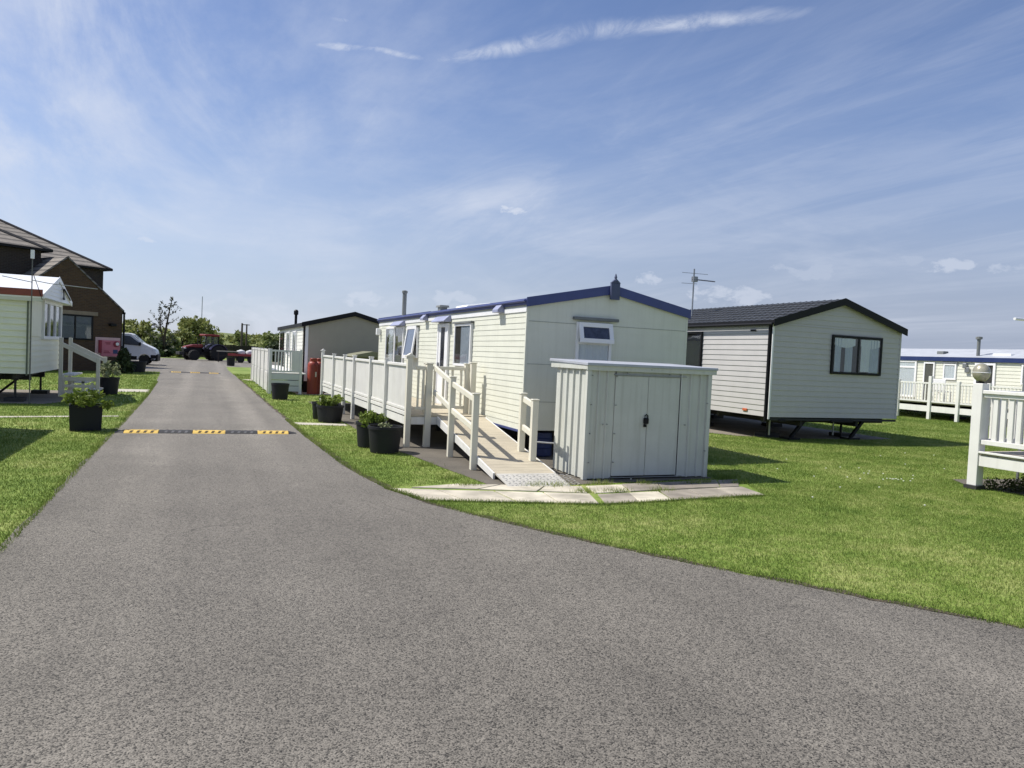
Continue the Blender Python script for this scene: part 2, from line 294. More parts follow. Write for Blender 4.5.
# ------------------------------------------------------------------ mesh builder
class MB:
    def __init__(s, f=None): s.v = []; s.f = []; s.T = f
    def add(s, vs, fs):
        o = len(s.v)
        s.v += [tuple(s.T(*p)) if s.T else tuple(p) for p in vs]
        s.f += [tuple(i+o for i in q) for q in fs]; return s
    def box(s, x0, x1, y0, y1, z0, z1):
        return s.add([(x0,y0,z0),(x1,y0,z0),(x1,y1,z0),(x0,y1,z0),(x0,y0,z1),(x1,y0,z1),(x1,y1,z1),(x0,y1,z1)],
                     [(0,3,2,1),(4,5,6,7),(0,1,5,4),(1,2,6,5),(2,3,7,6),(3,0,4,7)])
    def prism(s, poly, a, b, axis='y'):
        n = len(poly)
        def p(q, t):
            return (q[0], t, q[1]) if axis == 'y' else ((t, q[0], q[1]) if axis == 'x' else (q[0], q[1], t))
        return s.add([p(q, a) for q in poly]+[p(q, b) for q in poly],
                     [tuple(range(n))[::-1], tuple(range(n, 2*n))]+[(i, (i+1) % n, n+(i+1) % n, n+i) for i in range(n)])
    def bar(s, p0, p1, w, h, up=(0,0,1)):
        p0 = Vector(p0); p1 = Vector(p1); d = (p1-p0).normalized(); u = Vector(up)
        if abs(d.dot(u)) > .98: u = Vector((0,1,0))
        sd = d.cross(u).normalized(); u = sd.cross(d).normalized()
        c = [sd*w/2+u*h/2, -sd*w/2+u*h/2, -sd*w/2-u*h/2, sd*w/2-u*h/2]
        return s.add([p0+q for q in c]+[p1+q for q in c], [(0,1,2,3),(7,6,5,4)]+[(i,i+4,(i+1)%4+4,(i+1)%4) for i in range(4)])
    def tube(s, pts, r, n=10, caps=True):
        pts = [Vector(p) for p in pts]; rs = r if isinstance(r, (list, tuple)) else [r]*len(pts)
        vs = []; fs = []
        for i, p in enumerate(pts):
            d = (pts[min(i+1, len(pts)-1)]-pts[max(i-1, 0)]).normalized()
            u = Vector((0,0,1)) if abs(d.z) < .95 else Vector((1,0,0))
            a = d.cross(u).normalized(); b = a.cross(d)
            vs += [p+(a*math.cos(t)+b*math.sin(t))*rs[i] for t in [2*math.pi*k/n for k in range(n)]]
        for i in range(len(pts)-1):
            for k in range(n): fs.append((i*n+k, i*n+(k+1)%n, (i+1)*n+(k+1)%n, (i+1)*n+k))
        if caps: fs += [tuple(range(n))[::-1], tuple(range((len(pts)-1)*n, len(pts)*n))]
        return s.add(vs, fs)
    def lathe(s, prof, c=(0,0,0), n=24):
        vs = []; fs = []
        for r, z in prof: vs += [(c[0]+r*math.cos(2*math.pi*k/n), c[1]+r*math.sin(2*math.pi*k/n), c[2]+z) for k in range(n)]
        for i in range(len(prof)-1):
            for k in range(n): fs.append((i*n+k, i*n+(k+1)%n, (i+1)*n+(k+1)%n, (i+1)*n+k))
        fs += [tuple(range(n))[::-1], tuple(range((len(prof)-1)*n, len(prof)*n))]
        return s.add(vs, fs)
    def build(s, name, m, parent=None, loc=(0,0,0), rz=0, bevel=0, smooth=False, seg=2):
        me = bpy.data.meshes.new(name); me.from_pydata(s.v, [], s.f)
        bm = bmesh.new(); bm.from_mesh(me); bmesh.ops.recalc_face_normals(bm, faces=bm.faces); bm.to_mesh(me); bm.free()
        me.materials.append(m)
        o = bpy.data.objects.new(name, me); col.objects.link(o); o.location = loc; o.rotation_euler[2] = rz
        if parent: o.parent = parent
        if smooth:
            me.shade_smooth()
            me.set_sharp_from_angle(angle=R(35))
        if bevel:
            b = o.modifiers.new('bevel', 'BEVEL'); b.width = bevel; b.segments = seg; b.limit_method = 'ANGLE'; b.angle_limit = R(40)
        return o

def tag(o, label=None, cat=None, group=None, kind=None):
    if label: o['label'] = label
    if cat: o['category'] = cat
    if group: o['group'] = group
    if kind: o['kind'] = kind
    return o
def thing(name, label, cat, loc=(0,0,0), rz=0, group=None):
    o = bpy.data.objects.new(name, None); col.objects.link(o); o.empty_display_size = .3
    o.location = loc; o.rotation_euler[2] = rz
    return tag(o, label, cat, group)
def copy_tree(o, parent=None):
    c = o.copy(); col.objects.link(c)
    if parent: c.parent = parent
    for ch in list(o.children): copy_tree(ch, c)
    return c

# ------------------------------------------------------------------ leaves (many small faces, with a tone attribute)
def leaf_object(name, m, pts, size, parent=None, elong=1.6, jitter=.4, droop=0.0, nrm=None):
    n = len(pts); pts = np.asarray(pts, float)
    d = rng.normal(size=(n,3)); d /= np.linalg.norm(d, axis=1)[:,None]
    if nrm is not None: d = d*.8+nrm; d /= np.linalg.norm(d, axis=1)[:,None]
    t = rng.normal(size=(n,3)); t[:,2] -= droop; t -= d*(t*d).sum(1)[:,None]; t /= np.linalg.norm(t, axis=1)[:,None]+1e-9
    b = np.cross(d, t); s = size*(1+jitter*rng.normal(size=n)).clip(.3, 2)
    L = (t*s[:,None]*elong*.5); Wd = (b*s[:,None]*.5)
    v = np.stack([pts-L, pts+Wd*.9-L*.1, pts+L, pts-Wd*.9-L*.1], 1).reshape(-1,3)
    f = np.arange(n*4).reshape(-1,4)
    me = bpy.data.meshes.new(name); me.from_pydata(v.tolist(), [], f.tolist())
    at = me.attributes.new('tone', 'FLOAT', 'FACE'); at.data.foreach_set('value', rng.random(n).astype(np.float32))
    me.materials.append(m)
    o = bpy.data.objects.new(name, me); col.objects.link(o)
    if parent: o.parent = parent
    return o

def clump_points(cs, rs, n_each, flat=1.0):
    out = []
    for (c, r) in zip(cs, rs):
        d = rng.normal(size=(n_each,3)); d /= np.linalg.norm(d, axis=1)[:,None]
        rad = r*(rng.random(n_each)**.45)
        p = d*rad[:,None]; p[:,2] *= flat
        out.append(p+np.array(c))
    return np.concatenate(out)

# ================================================================== GROUND
def poly_sheet(name, poly, z, m, kind='structure', sub=0):
    bm = bmesh.new(); vs = [bm.verts.new((x, y, z)) for x, y in poly]; bm.faces.new(vs)
    bmesh.ops.recalc_face_normals(bm, faces=bm.faces)
    if bm.faces[:][0].normal.z < 0: bmesh.ops.reverse_faces(bm, faces=bm.faces[:])
    bmesh.ops.triangulate(bm, faces=bm.faces[:])
    me = bpy.data.meshes.new(name); bm.to_mesh(me); bm.free(); me.materials.append(m)
    o = bpy.data.objects.new(name, me); col.objects.link(o); o['kind'] = kind; return o

GRASS_GROUND = grass_nodes(bpy.data.materials.new('lawn_ground'), False)
ASPH = asphalt_mat()
poly_sheet('ground', [(-2500,-600),(2500,-600),(2500,3000),(-2500,3000)], 0, GRASS_GROUND)
def wob(a, b, n, amp):
    r = random.Random(int(a[0]*100+b[1]*10)); pts = []
    for i in range(n):
        t = i/n; pts.append((a[0]+(b[0]-a[0])*t+r.uniform(-amp, amp), a[1]+(b[1]-a[1])*t+r.uniform(-amp, amp)))
    return pts
right_edge = [(60,-62),(9,-3.1),(6.6,1.05),(5.1,3.15),(3.84,4.97),(3.1,6.2),(2.62,7.15),(2.34,7.8),(2.1,8.7),(1.97,9.7),(1.9,10.6),(1.8,14),(1.76,17.3),(1.68,24),(1.55,38),(1.4,50),(1.45,57)]
left_edge = [(-2.16,43.4),(-1.75,33),(-1.55,24),(-1.47,16),(-1.45,12),(-1.41,6.7),(-1.5,2),(-2.2,-3),(-60,-60)]
def dens(line, amp, step=.35):
    out = []
    for a, b in zip(line[:-1], line[1:]):
        n = max(1, min(60, int(math.dist(a, b)/step))); out += wob(a, b, n, amp if math.dist(a,b) < 20 else 0)
    return out+[line[-1]]
ROAD = dens(right_edge, .03)+[(6,58.5),(16,60),(16,80.5),(-30,80.5),(-30,46),(-9,44)]+dens(left_edge, .03)
poly_sheet('road', ROAD, .004, ASPH)

def strip(line, w0, w1):
    L_ = dens(line, .02, .18); out0, out1 = [], []
    for i, p in enumerate(L_):
        a = L_[max(0,i-1)]; b = L_[min(len(L_)-1,i+1)]; l = math.dist(a,b); n_ = ((b[1]-a[1])/l, -(b[0]-a[0])/l)
        k0 = w0+random.uniform(-.03,.02); k1 = w1+random.uniform(-.045,.05)
        out0.append((p[0]+n_[0]*k0, p[1]+n_[1]*k0)); out1.append((p[0]+n_[0]*k1, p[1]+n_[1]*k1))
    return out0+out1[::-1]
VERGE = mat('bare_verge_soil', (.085,.068,.048), .95, .45, scale=6, fine=60, bump=.02, bscale=35)
poly_sheet('verge', strip(right_edge[3:15], -.02, .03), .008, VERGE)
PAD_MAIN = [(2.95,12.3),(3.1,11.4),(3.22,10.2),(3.42,8.62),(4.6,8.62),(6.95,8.8),(7.1,10.2),(8.0,11.1),(8.1,22.4),(2.95,23.2)]
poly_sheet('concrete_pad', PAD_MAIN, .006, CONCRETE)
PAD_RIGHT = [(11.2,15.6),(11.9,14.3),(13.0,13.75),(15.2,13.45),(16.3,13.6),(16.5,23),(11.4,23)]
poly_sheet('concrete_pad', PAD_RIGHT, .006, PAD_DIRT)
PAD_DECK = [(10.75,7.55),(10.95,6.9),(11.3,6.4),(14.5,6.0),(14.5,7.8),(11.2,8.2)]
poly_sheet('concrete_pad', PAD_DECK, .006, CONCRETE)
PAD_BEIGE = [(-8,20.6),(-3.5,20.7),(-3.0,22.5),(-3.1,26.0),(-8,26.0)]
poly_sheet('concrete_pad', PAD_BEIGE, .006, PAD_DIRT)
PAD_GAS = [(3.0,26.6),(4.6,26.6),(4.6,31),(3.0,31)]
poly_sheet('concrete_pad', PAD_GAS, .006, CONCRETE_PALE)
PATHS = [[(-12,17.25),(-3.7,17.2),(-1.66,17.65),(-1.66,17.85),(-3.7,17.48),(-12,17.5)],
         [(-3.3,26.0),(-1.62,26.1),(-1.66,27.5),(-3.3,27.4)],
         [(1.9,16.2),(2.9,16.0),(2.9,16.45),(1.82,16.7)],
         [(1.9,36.4),(2.6,36.4),(2.6,37.4),(1.62,37.4)]]
for p in PATHS: poly_sheet('path', p, .006, CONCRETE_PALE)

SLABS = []   # corners of one paving slab, tone 0 dark brown .. 1 cream
def slab_row(a0, a1, b0, b1, ts, tones):
    """a0->a1 the near edge, b0->b1 the far edge"""
    L = lambda p, q, t: (p[0]+(q[0]-p[0])*t, p[1]+(q[1]-p[1])*t)
    for i, tn in enumerate(tones):
        SLABS.append(([L(a0,a1,ts[i]), L(a0,a1,ts[i+1]), L(b0,b1,ts[i+1]), L(b0,b1,ts[i])], tn))
slab_row((2.42,8.02),(4.25,7.46),(2.17,8.80),(4.45,8.05),[0,.25,.5,.75,1],[.95,.85,1,.9])
slab_row((2.45,8.80),(4.45,8.12),(3.0,8.95),(4.6,8.56),[0,.35,.7,1],[.8,.95,.88])
slab_row((4.31,7.46),(6.78,7.62),(4.52,8.03),(6.9,8.2),[0,.2,.4,.6,.8,1],[.35,.98,.25,.3,.45])
slab_row((4.52,8.08),(6.9,8.25),(4.66,8.58),(7.3,8.78),[0,.22,.44,.66,.85,1],[.9,.2,.1,.15,.1])
smb = MB()
for cs, tn in SLABS:
    cs = [(p[0]-(.10 if p[0] < 3 else 0), p[1]-.09) for p in cs]
    c = (sum(p[0] for p in cs)/4, sum(p[1] for p in cs)/4)
    q = [(c[0]+(p[0]-c[0])*.965+random.uniform(-.012,.012), c[1]+(p[1]-c[1])*.965+random.uniform(-.012,.012)) for p in cs]
    smb.prism(q, -.02, .010+random.uniform(0,.006), 'z')
so = smb.build('path', slab_mat(), bevel=.006); so['kind'] = 'structure'
at = so.data.attributes.new('tone','FLOAT','FACE')
at.data.foreach_set('value', np.repeat([t for _, t in SLABS], 6).astype(np.float32))

# ------------------------------------------------------------------ lawn blades (ground cover nobody could count)
def inside(px, py, poly):
    r = np.zeros(len(px), bool); n = len(poly)
    for i in range(n):
        x0, y0 = poly[i]; x1, y1 = poly[(i+1) % n]
        if y0 == y1: continue
        c = ((y0 > py) != (y1 > py)) & (px < (x1-x0)*(py-y0)/(y1-y0)+x0)
        r ^= c
    return r
SLAB_HULL = [(2.08,8.72),(2.33,7.93),(4.25,7.37),(6.78,7.53),(7.3,8.70),(4.6,8.56),(3.0,8.95)]
def scatter(x0, x1, y0, y1, dens_, h, w, extra=None):
    n = int((x1-x0)*(y1-y0)*dens_)
    x = rng.uniform(x0, x1, n); y = rng.uniform(y0, y1, n)
    # keep what a wide wedge in front of the viewpoint can see
    fx = .385*x+.922*y; sd = .922*x-.385*y
    k = (fx > 1.5) & (np.abs(sd) < .78*fx+1.2)
    for P in (ROAD, PAD_MAIN, PAD_DECK, SLAB_HULL): k &= ~inside(x, y, P)
    for P in (PAD_RIGHT, PAD_BEIGE, PAD_GAS, *PATHS): k &= ~inside(x, y, P)
    x = x[k]; y = y[k]; n = len(x)
    return x, y, np.full(n, h), np.full(n, w)
parts_ = [scatter(2, 13, 2, 8.2, 5200, .026, .006), scatter(-6, 22, 8.2, 14, 2600, .028, .008), scatter(-8, -1.2, 3, 8.2, 3600, .028, .007),
          scatter(-10, 30, 14, 22, 900, .034, .013), scatter(-12, 34, 22, 44, 220, .045, .026)]
# longer, shaggier fringe where the lawn meets tarmac and concrete
def fringe(line, per_m, h, w, spread, side):
    xs, ys = [], []
    for a, b in zip(line[:-1], line[1:]):
        l = math.dist(a, b)
        if l > 25: continue
        n = int(l*per_m); t = rng.random(n); nx, ny = (b[1]-a[1])/l, -(b[0]-a[0])/l
        o = side*np.abs(rng.normal(0, spread, n))-side*.05
        xs.append(a[0]+(b[0]-a[0])*t+nx*o); ys.append(a[1]+(b[1]-a[1])*t+ny*o)
    x = np.concatenate(xs); y = np.concatenate(ys); return x, y, np.full(len(x), h), np.full(len(x), w)
parts_.append(fringe(right_edge[2:13], 480, .042, .007, .06, 1))
parts_.append(fringe(left_edge[1:7], 260, .042, .008, .06, 1))
parts_.append(fringe([(2.08,8.72),(2.33,7.93),(4.25,7.37),(6.78,7.53)], 700, .04, .008, .04, -1))
def tufts(spots, n, h, w, r):
    x = np.concatenate([rng.normal(a, r, n) for a, b in spots]); y = np.concatenate([rng.normal(b, r*.5, n) for a, b in spots])
    return x, y, np.full(len(x), h), np.full(len(x), w)
parts_.append(tufts([(4.0,8.58),(4.25,8.55),(3.1,8.75),(4.95,8.62),(5.6,8.5),(6.35,8.45),(6.6,8.5),(7.1,8.75),(7.3,8.9),(4.45,8.1),(4.9,8.05),(5.5,8.0),(7.1,8.4),(3.05,9.3),(2.98,10.4)], 150, .075, .007, .10))
X = np.concatenate([p[0] for p in parts_]); Y = np.concatenate([p[1] for p in parts_]); Hh = np.concatenate([p[2] for p in parts_]); Ww = np.concatenate([p[3] for p in parts_])
n = len(X); a = rng.uniform(0, 2*np.pi, n); Hh = Hh*rng.uniform(.45, 1.25, n); lean = rng.uniform(.1, 1.0, n)*Hh; la = rng.uniform(0, 2*np.pi, n)
dx, dy = np.cos(a)*Ww/2, np.sin(a)*Ww/2
tri = np.stack([np.stack([X-dx, Y-dy, np.full(n, -.004)], 1), np.stack([X+dx, Y+dy, np.full(n, -.004)], 1), np.stack([X+np.cos(la)*lean, Y+np.sin(la)*lean, Hh], 1)], 1).reshape(-1,3)
gm = bpy.data.meshes.new('grass'); gm.vertices.add(3*n); gm.vertices.foreach_set('co', tri.astype(np.float32).ravel())
gm.loops.add(3*n); gm.loops.foreach_set('vertex_index', np.arange(3*n, dtype=np.int32))
gm.polygons.add(n); gm.polygons.foreach_set('loop_start', np.arange(0, 3*n, 3, dtype=np.int32)); gm.update(calc_edges=True)
ga = gm.attributes.new('tone','FLOAT','FACE'); ga.data.foreach_set('value', rng.random(n).astype(np.float32))
gm.materials.append(grass_nodes(bpy.data.materials.new('lawn_blades'), True))
go = bpy.data.objects.new('grass', gm); col.objects.link(go); tag(go, 'short mown green lawn grass', 'grass', kind='stuff')
print('blades', n)

# weeds round the right deck's foot
wp = clump_points([(10.95,7.35,.05),(11.15,7.2,.06),(11.4,7.15,.07),(11.7,7.0,.07),(11.95,7.4,.08),(12.3,7.5,.1)], [.16,.16,.18,.18,.2,.25], 420, .9)
tag(leaf_object('weeds', WEED, wp, .022), 'scrubby weeds growing at the foot of the white deck', 'weeds', kind='stuff')
# daisies
dm = MB()
for x, y in [(rng.normal(9.9,.12), rng.normal(8.1,.1)) for _ in range(9)]+[(rng.normal(9.4,.5), rng.normal(8.5,.4)) for _ in range(12)]+[(rng.uniform(5,14), rng.uniform(6,12)) for _ in range(22)]:
    dm.lathe([(.004,.03),(.012,.042),(.009,.046)], (x, y, 0), 6)
tag(dm.build('daisies', FLOWER), 'small white daisies scattered in the lawn', 'flowers', kind='stuff')

# ================================================================== caravans
def lap(z0, z1, h, extra=()):
    zs = []; z = z0
    while z < z1-1e-4:
        zt = min(z+h, z1); zs.append((z, zt)); z = zt
    return zs

def caravan(root, W, Lg, z0, ze, za, wall_m, roof_m, fascia_m, board=.12, t=.012, end_t=None, end_board=None, over=.06, endover=.06,
            fas_h=.15, side_fas_h=.13, roof_t=.05, trim_m=None):
    end_t = t if end_t is None else end_t; end_board = end_board or board
    w = MB()
    for x, s in ((0,-1),(W,1)):
        for a, b in lap(z0, ze, board):
            w.add([(x+s*t,0,a),(x+s*t,Lg,a),(x,Lg,b),(x,0,b)], [(0,1,2,3)])
            w.add([(x,0,a),(x,Lg,a),(x+s*t,Lg,a),(x+s*t,0,a)], [(0,1,2,3)])
    def xr(z):
        if z <= ze: return 0, W
        k = (z-ze)/(za-ze)*W/2; return k, W-k
    for y, s in ((0,-1),(Lg,1)):
        for a, b in lap(z0, ze, end_board)+lap(ze, za, end_board):
            l0, r0 = xr(a); l1, r1 = xr(b)
            w.add([(l0,y+s*end_t,a),(r0,y+s*end_t,a),(r1,y,b),(l1,y,b)], [(0,1,2,3)])
            w.add([(l0,y,a),(r0,y,a),(r0,y+s*end_t,a),(l0,y+s*end_t,a)], [(0,1,2,3)])
    w.add([(0,0,z0+.002),(W,0,z0+.002),(W,Lg,z0+.002),(0,Lg,z0+.002)], [(0,1,2,3)])
    w.build('wall', wall_m, root)
    sl = (za-ze)/(W/2); e = ze-over*sl
    rf = MB().prism([(-over,e+.01),(W/2,za+.01),(W+over,e+.01),(W+over,e+.01+roof_t),(W/2,za+.01+roof_t),(-over,e+.01+roof_t)], -endover, Lg+endover)
    roof = rf.build('roof', roof_m, root, bevel=.01)
    f = MB(); yo = -endover-.022
    for yy0, yy1 in ((yo, yo+.02), (Lg+endover+.002, Lg+endover+.022)):
        f.prism([(-over-.02,e+roof_t+.03),(W/2,za+roof_t+.03),(W+over+.02,e+roof_t+.03),(W+over+.02,e+roof_t+.03-fas_h),(W/2,za+roof_t+.03-fas_h),(-over-.02,e+roof_t+.03-fas_h)], yy0, yy1)
    for x in (-over-.022, W+over+.002):
        f.box(x, x+.02, yo+.021, Lg+endover+.001, e+roof_t+.012-side_fas_h, e+roof_t+.012)
    f.build('fascia', fascia_m, root, bevel=.004)
    if trim_m:
        for x in (0, W):
            for y in (0, Lg):
                sx = -1 if x == 0 else 1; sy = -1 if y == 0 else 1
                xs = sorted((x+sx*(t+.004), x-sx*.035)); ys = sorted((y+sy*(end_t+.004), y-sy*.035))
                MB().box(xs[0], xs[1], ys[0], ys[1], z0-.004, ze-.03).build('corner_trim', trim_m, root, bevel=.006)
    return roof

def face_map(side, W=0, off=0):
    """(u along the wall, v outwards, z up) -> caravan space"""
    if side == 'end': return lambda u, v, z: (u, -v-off, z)
    if side == 'left': return lambda u, v, z: (-v-off, u, z)
    if side == 'right': return lambda u, v, z: (W+v+off, u, z)

def window(root, F, u0, u1, z0, z1, frame_m, fw=.05, mull=(), trans=(), curtain=None, room=DARK_ROOM, name='window', d=.045, curt_h=1.0, net=None, sill=False, curt_cover=None):
    f = MB(F)
    f.box(u0, u0+fw, -.005, d, z0, z1); f.box(u1-fw, u1, -.005, d, z0, z1)
    f.box(u0+fw, u1-fw, -.005, d-.002, z1-fw, z1); f.box(u0+fw, u1-fw, -.005, d-.002, z0, z0+fw)
    for m_ in mull: f.box(m_-fw*.45, m_+fw*.45, -.004, d-.004, z0+fw, z1-fw)
    for tz in trans: f.box(u0+fw, u1-fw, -.003, d-.006, tz-fw*.45, tz+fw*.45)
    fr = f.build(name, frame_m, root, bevel=.006)
    MB(F).box(u0+fw*.5, u1-fw*.5, -.004, .0155, z0+fw*.5, z1-fw*.5).build('recess', room, fr)
    if sill: MB(F).box(u0-.03, u1+.03, 0, d+.04, z0-.035, z0-.003).build('sill', frame_m, fr, bevel=.004)
    if curtain:
        segs = curt_cover or [(u0+fw, u1-fw)]
        for a, b in segs:
            c = MB(F); nseg = max(8, int((b-a)/.018)); pv = []
            zt, zb = z1-fw*.8, z1-fw*.8-(z1-z0-1.5*fw)*curt_h
            for i in range(nseg+1):
                u = a+(b-a)*i/nseg; v = .0215+.0042*math.sin(u*75+1.3*math.sin(u*9))
                pv += [(u, v, zb+random.uniform(0,.012)), (u, v, zt)]
            c.add(pv, [(2*i, 2*i+2, 2*i+3, 2*i+1) for i in range(nseg)])
            c.build('curtain', curtain, fr, smooth=True)
    MB(F).box(u0+fw*.6, u1-fw*.6, .029, .033, z0+fw*.6, z1-fw*.6).build('pane', GLASS, fr)
    return fr

def supports(root, W, Lg, z0, spots, steel=DARK_STEEL):
    c = MB()
    for x in (W*.28, W*.72): c.box(x-.04, x+.04, .15, Lg-.15, z0-.2, z0-.01)
    for k in range(int(Lg/1.6)+1): c.box(.1, W-.1, .3+k*1.6, .36+k*1.6, z0-.12, z0-.012)
    c.build('chassis', steel, root)
    for x, y in spots:
        l = MB(); l.tube([(x,y,.1),(x,y,z0-.13)], .028, 8); l.box(x-.07, x+.07, y-.07, y+.07, z0-.17, z0-.13)
        l.box(x-.2, x+.2, y-.2, y+.2, .006, .1)
        l.build('support_leg', steel, root)

# ---- main cream caravan with blue fascia
mx0, my0 = 4.82, 11.03
main = thing('caravan', 'cream static caravan with royal blue fascia and a ramp to its deck', 'caravan', (mx0, my0, 0))
W, Lg = 3.13, 11.0
caravan(main, W, Lg, .46, 2.555, 2.87, CREAM, WHITE_ROOF, BLUE, board=.098, t=.007, end_t=.003, end_board=.21, fas_h=.155, side_fas_h=.105, trim_m=CREAM, over=.015, endover=.03)
MB().box(-.018, -.003, .0, Lg, 2.40, 2.475).build('eave_strip', WHITE_TRIM, main)
MB().box(-.02, -.001, 0.06, Lg-.04, .425, .462).build('skirt_rail', BLUE, main)
Fl = face_map('left', off=.012); Fe = face_map('end', off=.002)
window(main, Fl, 13.61-my0, 14.65-my0, 1.42, 2.28, WHITE_TRIM, curtain=CURTAIN_BLUE, curt_cover=[(13.66-my0, 14.25-my0)], room=ROOM_GREY)
MB(Fl).box(13.56-my0, 14.70-my0, 0, .07, 2.285, 2.32).build('drip_hood', ROOF_GREY, main)
# door with long glazed light
dr = MB(Fl)
for b in ((15.07,15.15,.5,2.31),(15.77,15.85,.5,2.31)): dr.box(b[0]-my0, b[1]-my0, -.004, .045, b[2], b[3])
dr.box(15.15-my0, 15.77-my0, -.004, .043, 2.23, 2.31); dr.box(15.15-my0, 15.77-my0, -.004, .03, .5, 1.18)
dr.box(15.15-my0, 15.33-my0, -.003, .031, 1.18, 2.23); dr.box(15.62-my0, 15.77-my0, -.003, .031, 1.18, 2.23)
door = dr.build('door', WHITE_TRIM, main, bevel=.005)
MB(Fl).box(15.33-my0, 15.62-my0, -.002, .022, 1.18, 2.23).build('pane', mat('dark_door_glass', (.02,.022,.03), .08, .2, spec=.6), door)
MB(Fl).box(15.66-my0, 15.70-my0, .03, .075, 1.30, 1.46).build('handle', STEEL, door, bevel=.008)
# open top-hung window
window(main, Fl, 17.55-my0, 18.50-my0, 1.52, 2.28, WHITE_TRIM, room=ROOM_GREY)
sash = MB()
S0 = Vector((-.06, 0, 2.27)); S1 = Vector((-.16, 0, 1.54))
for ua, ub in ((17.60,17.67),(18.40,18.47)):
    sash.bar((S0.x, (ua+ub)/2-my0, S0.z), (S1.x, (ua+ub)/2-my0, S1.z), .08, .035, up=(1,0,0))
for P in (S0, S1): sash.bar((P.x, 17.60-my0, P.z), (P.x, 18.47-my0, P.z), .035, .08)
so_ = sash.build('open_sash', WHITE_TRIM, main, bevel=.004)
MB().add([(S0.x,17.66-my0,S0.z),(S0.x,18.41-my0,S0.z),(S1.x,18.41-my0,S1.z),(S1.x,17.66-my0,S1.z)],[(0,1,2,3)]).build('pane', mat('dull_blue_glass', (.10,.13,.20), .12, .2, spec=.7), so_)
MB(Fl).box(17.5-my0, 18.55-my0, 0, .06, 2.285, 2.32).build('drip_hood', ROOF_GREY, main)
# far glazed double door: one leaf stands open
window(main, Fl, 19.9-my0, 20.95-my0, .6, 2.33, WHITE_TRIM, curtain=CURTAIN, room=ROOM_GREY, curt_cover=[(20.1-my0,20.6-my0)])
window(main, Fl, 18.94-my0, 19.88-my0, .6, 2.33, WHITE_TRIM, room=mat('brown_doorway', (.13,.11,.085), .8, .15), name='door')
for ua, ub in ((18.9,19.95),(15.0,15.95)):   # hoods above the doors
    MB(Fl).prism([(0,2.34),(0,2.47),(.05,2.47),(.17,2.36),(.17,2.34)], ua-my0, ub-my0, 'x').build('door_hood', LILAC, main) if False else \
        MB(lambda u, v, z: (-v-.012, u, z)).prism([(0,2.34),(0,2.47),(.05,2.47),(.17,2.36),(.17,2.34)], ua-my0, ub-my0, 'x').build('door_hood', LILAC, main, bevel=.004)
for uc in (12.13, 16.9):
    MB(lambda u, v, z: (-v-.012, u, z)).prism([(0,2.42),(0,2.56),(.05,2.56),(.13,2.47),(.13,2.42)], uc-my0-.13, uc-my0+.13, 'x').build('eave_vent', LILAC, main, bevel=.004)
# gable end window, its top light pushed open
ew = window(main, Fe, .90, 1.58, 1.12, 2.29, WHITE_TRIM, fw=.055, trans=(1.945,), curtain=CURTAIN, room=ROOM_GREY, curt_cover=[(.97,1.52)])
T0 = Vector((0,-.06,2.25)); T1 = Vector((0,-.13,1.985))
ts = MB()
for u in (.96, 1.53): ts.bar((u,T0.y,T0.z),(u,T1.y,T1.z), .075, .035, up=(0,1,0))
for P in (T0, T1): ts.bar((.923,P.y,P.z),(1.567,P.y,P.z), .035, .075)
o_ = ts.build('open_top_light', WHITE_TRIM, main, bevel=.005)
MB().add([(.98,T0.y,T0.z),(1.51,T0.y,T0.z),(1.51,T1.y,T1.z),(.98,T1.y,T1.z)],[(0,1,2,3)]).build('pane', mat('dark_blue_glass', (.045,.05,.075), .1, .5, scale=14, spec=.7), o_)
MB(Fe).box(.83, 1.68, -.002, .08, 2.325, 2.375).build('drip_hood', ROOF_GREY, main, bevel=.006)
for z in (.93, 1.55, 2.25): MB(Fe).box(.03, W-.03, -.002, .0055, z, z+.007).build('panel_joint', mat('joint_line_grey', (.3,.31,.27), .7, .1), main)
# ridge finial
fm = MB().box(W/2-.085, W/2+.085, -.11, -.062, 2.70, 2.98)
fm.prism([(W/2-.095,2.981),(W/2+.095,2.981),(W/2,3.06)], -.115, -.058); fm.lathe([(.035,0),(.04,.02),(.016,.05),(.026,.075),(.006,.14)], (W/2,-.088,3.0), 10)
fm.build('finial', mat('slate_blue_finial', (.07,.085,.15), .6, .2), main, bevel=.008)
# gutter + downpipe, flue, roof vent, skylight
MB().tube([(-.06,-.03,2.575),(-.06,Lg+.05,2.57)], .022, 8).build('gutter', BLUE, main, smooth=True)
fl = MB().tube([(.3,9.3,2.5),(.3,9.3,3.30)], .06, 12); fl.lathe([(.06,0),(.08,.01),(.08,.07),(.03,.09)], (.3,9.3,3.29), 12)
fl.build('flue', ROOF_GREY, main, smooth=True)
rv = MB().box(.5,.68,6.5,6.72,2.6,2.80); rv.prism([(.46,2.80),(.72,2.80),(.70,2.85),(.48,2.85)], 6.44, 6.78); rv.build('roof_vent', ROOF_GREY, main, bevel=.01)
MB().prism([(.5,2.66),(1.15,2.79),(1.1,2.85),(.55,2.77)], 4.6, 5.4).build('roof_light', WHITE_TRIM, main, bevel=.02)
lb = MB(Fl).box(10.72,10.86,0,.13,2.12,2.32); lb.build('wall_light', WHITE_TRIM, main, bevel=.02)
supports(main, W, Lg, .46, [(.4,.5),(2.7,.5),(.4,3),(2.7,3),(.4,5.6),(2.7,5.6),(.4,8.2),(2.7,8.2),(.4,10.5),(2.7,10.5)])
wh = MB().tube([(.55,5.0,.3),(.72,5.0,.3)], .29, 20); wh.build('wheel', TYRE, main, smooth=True)

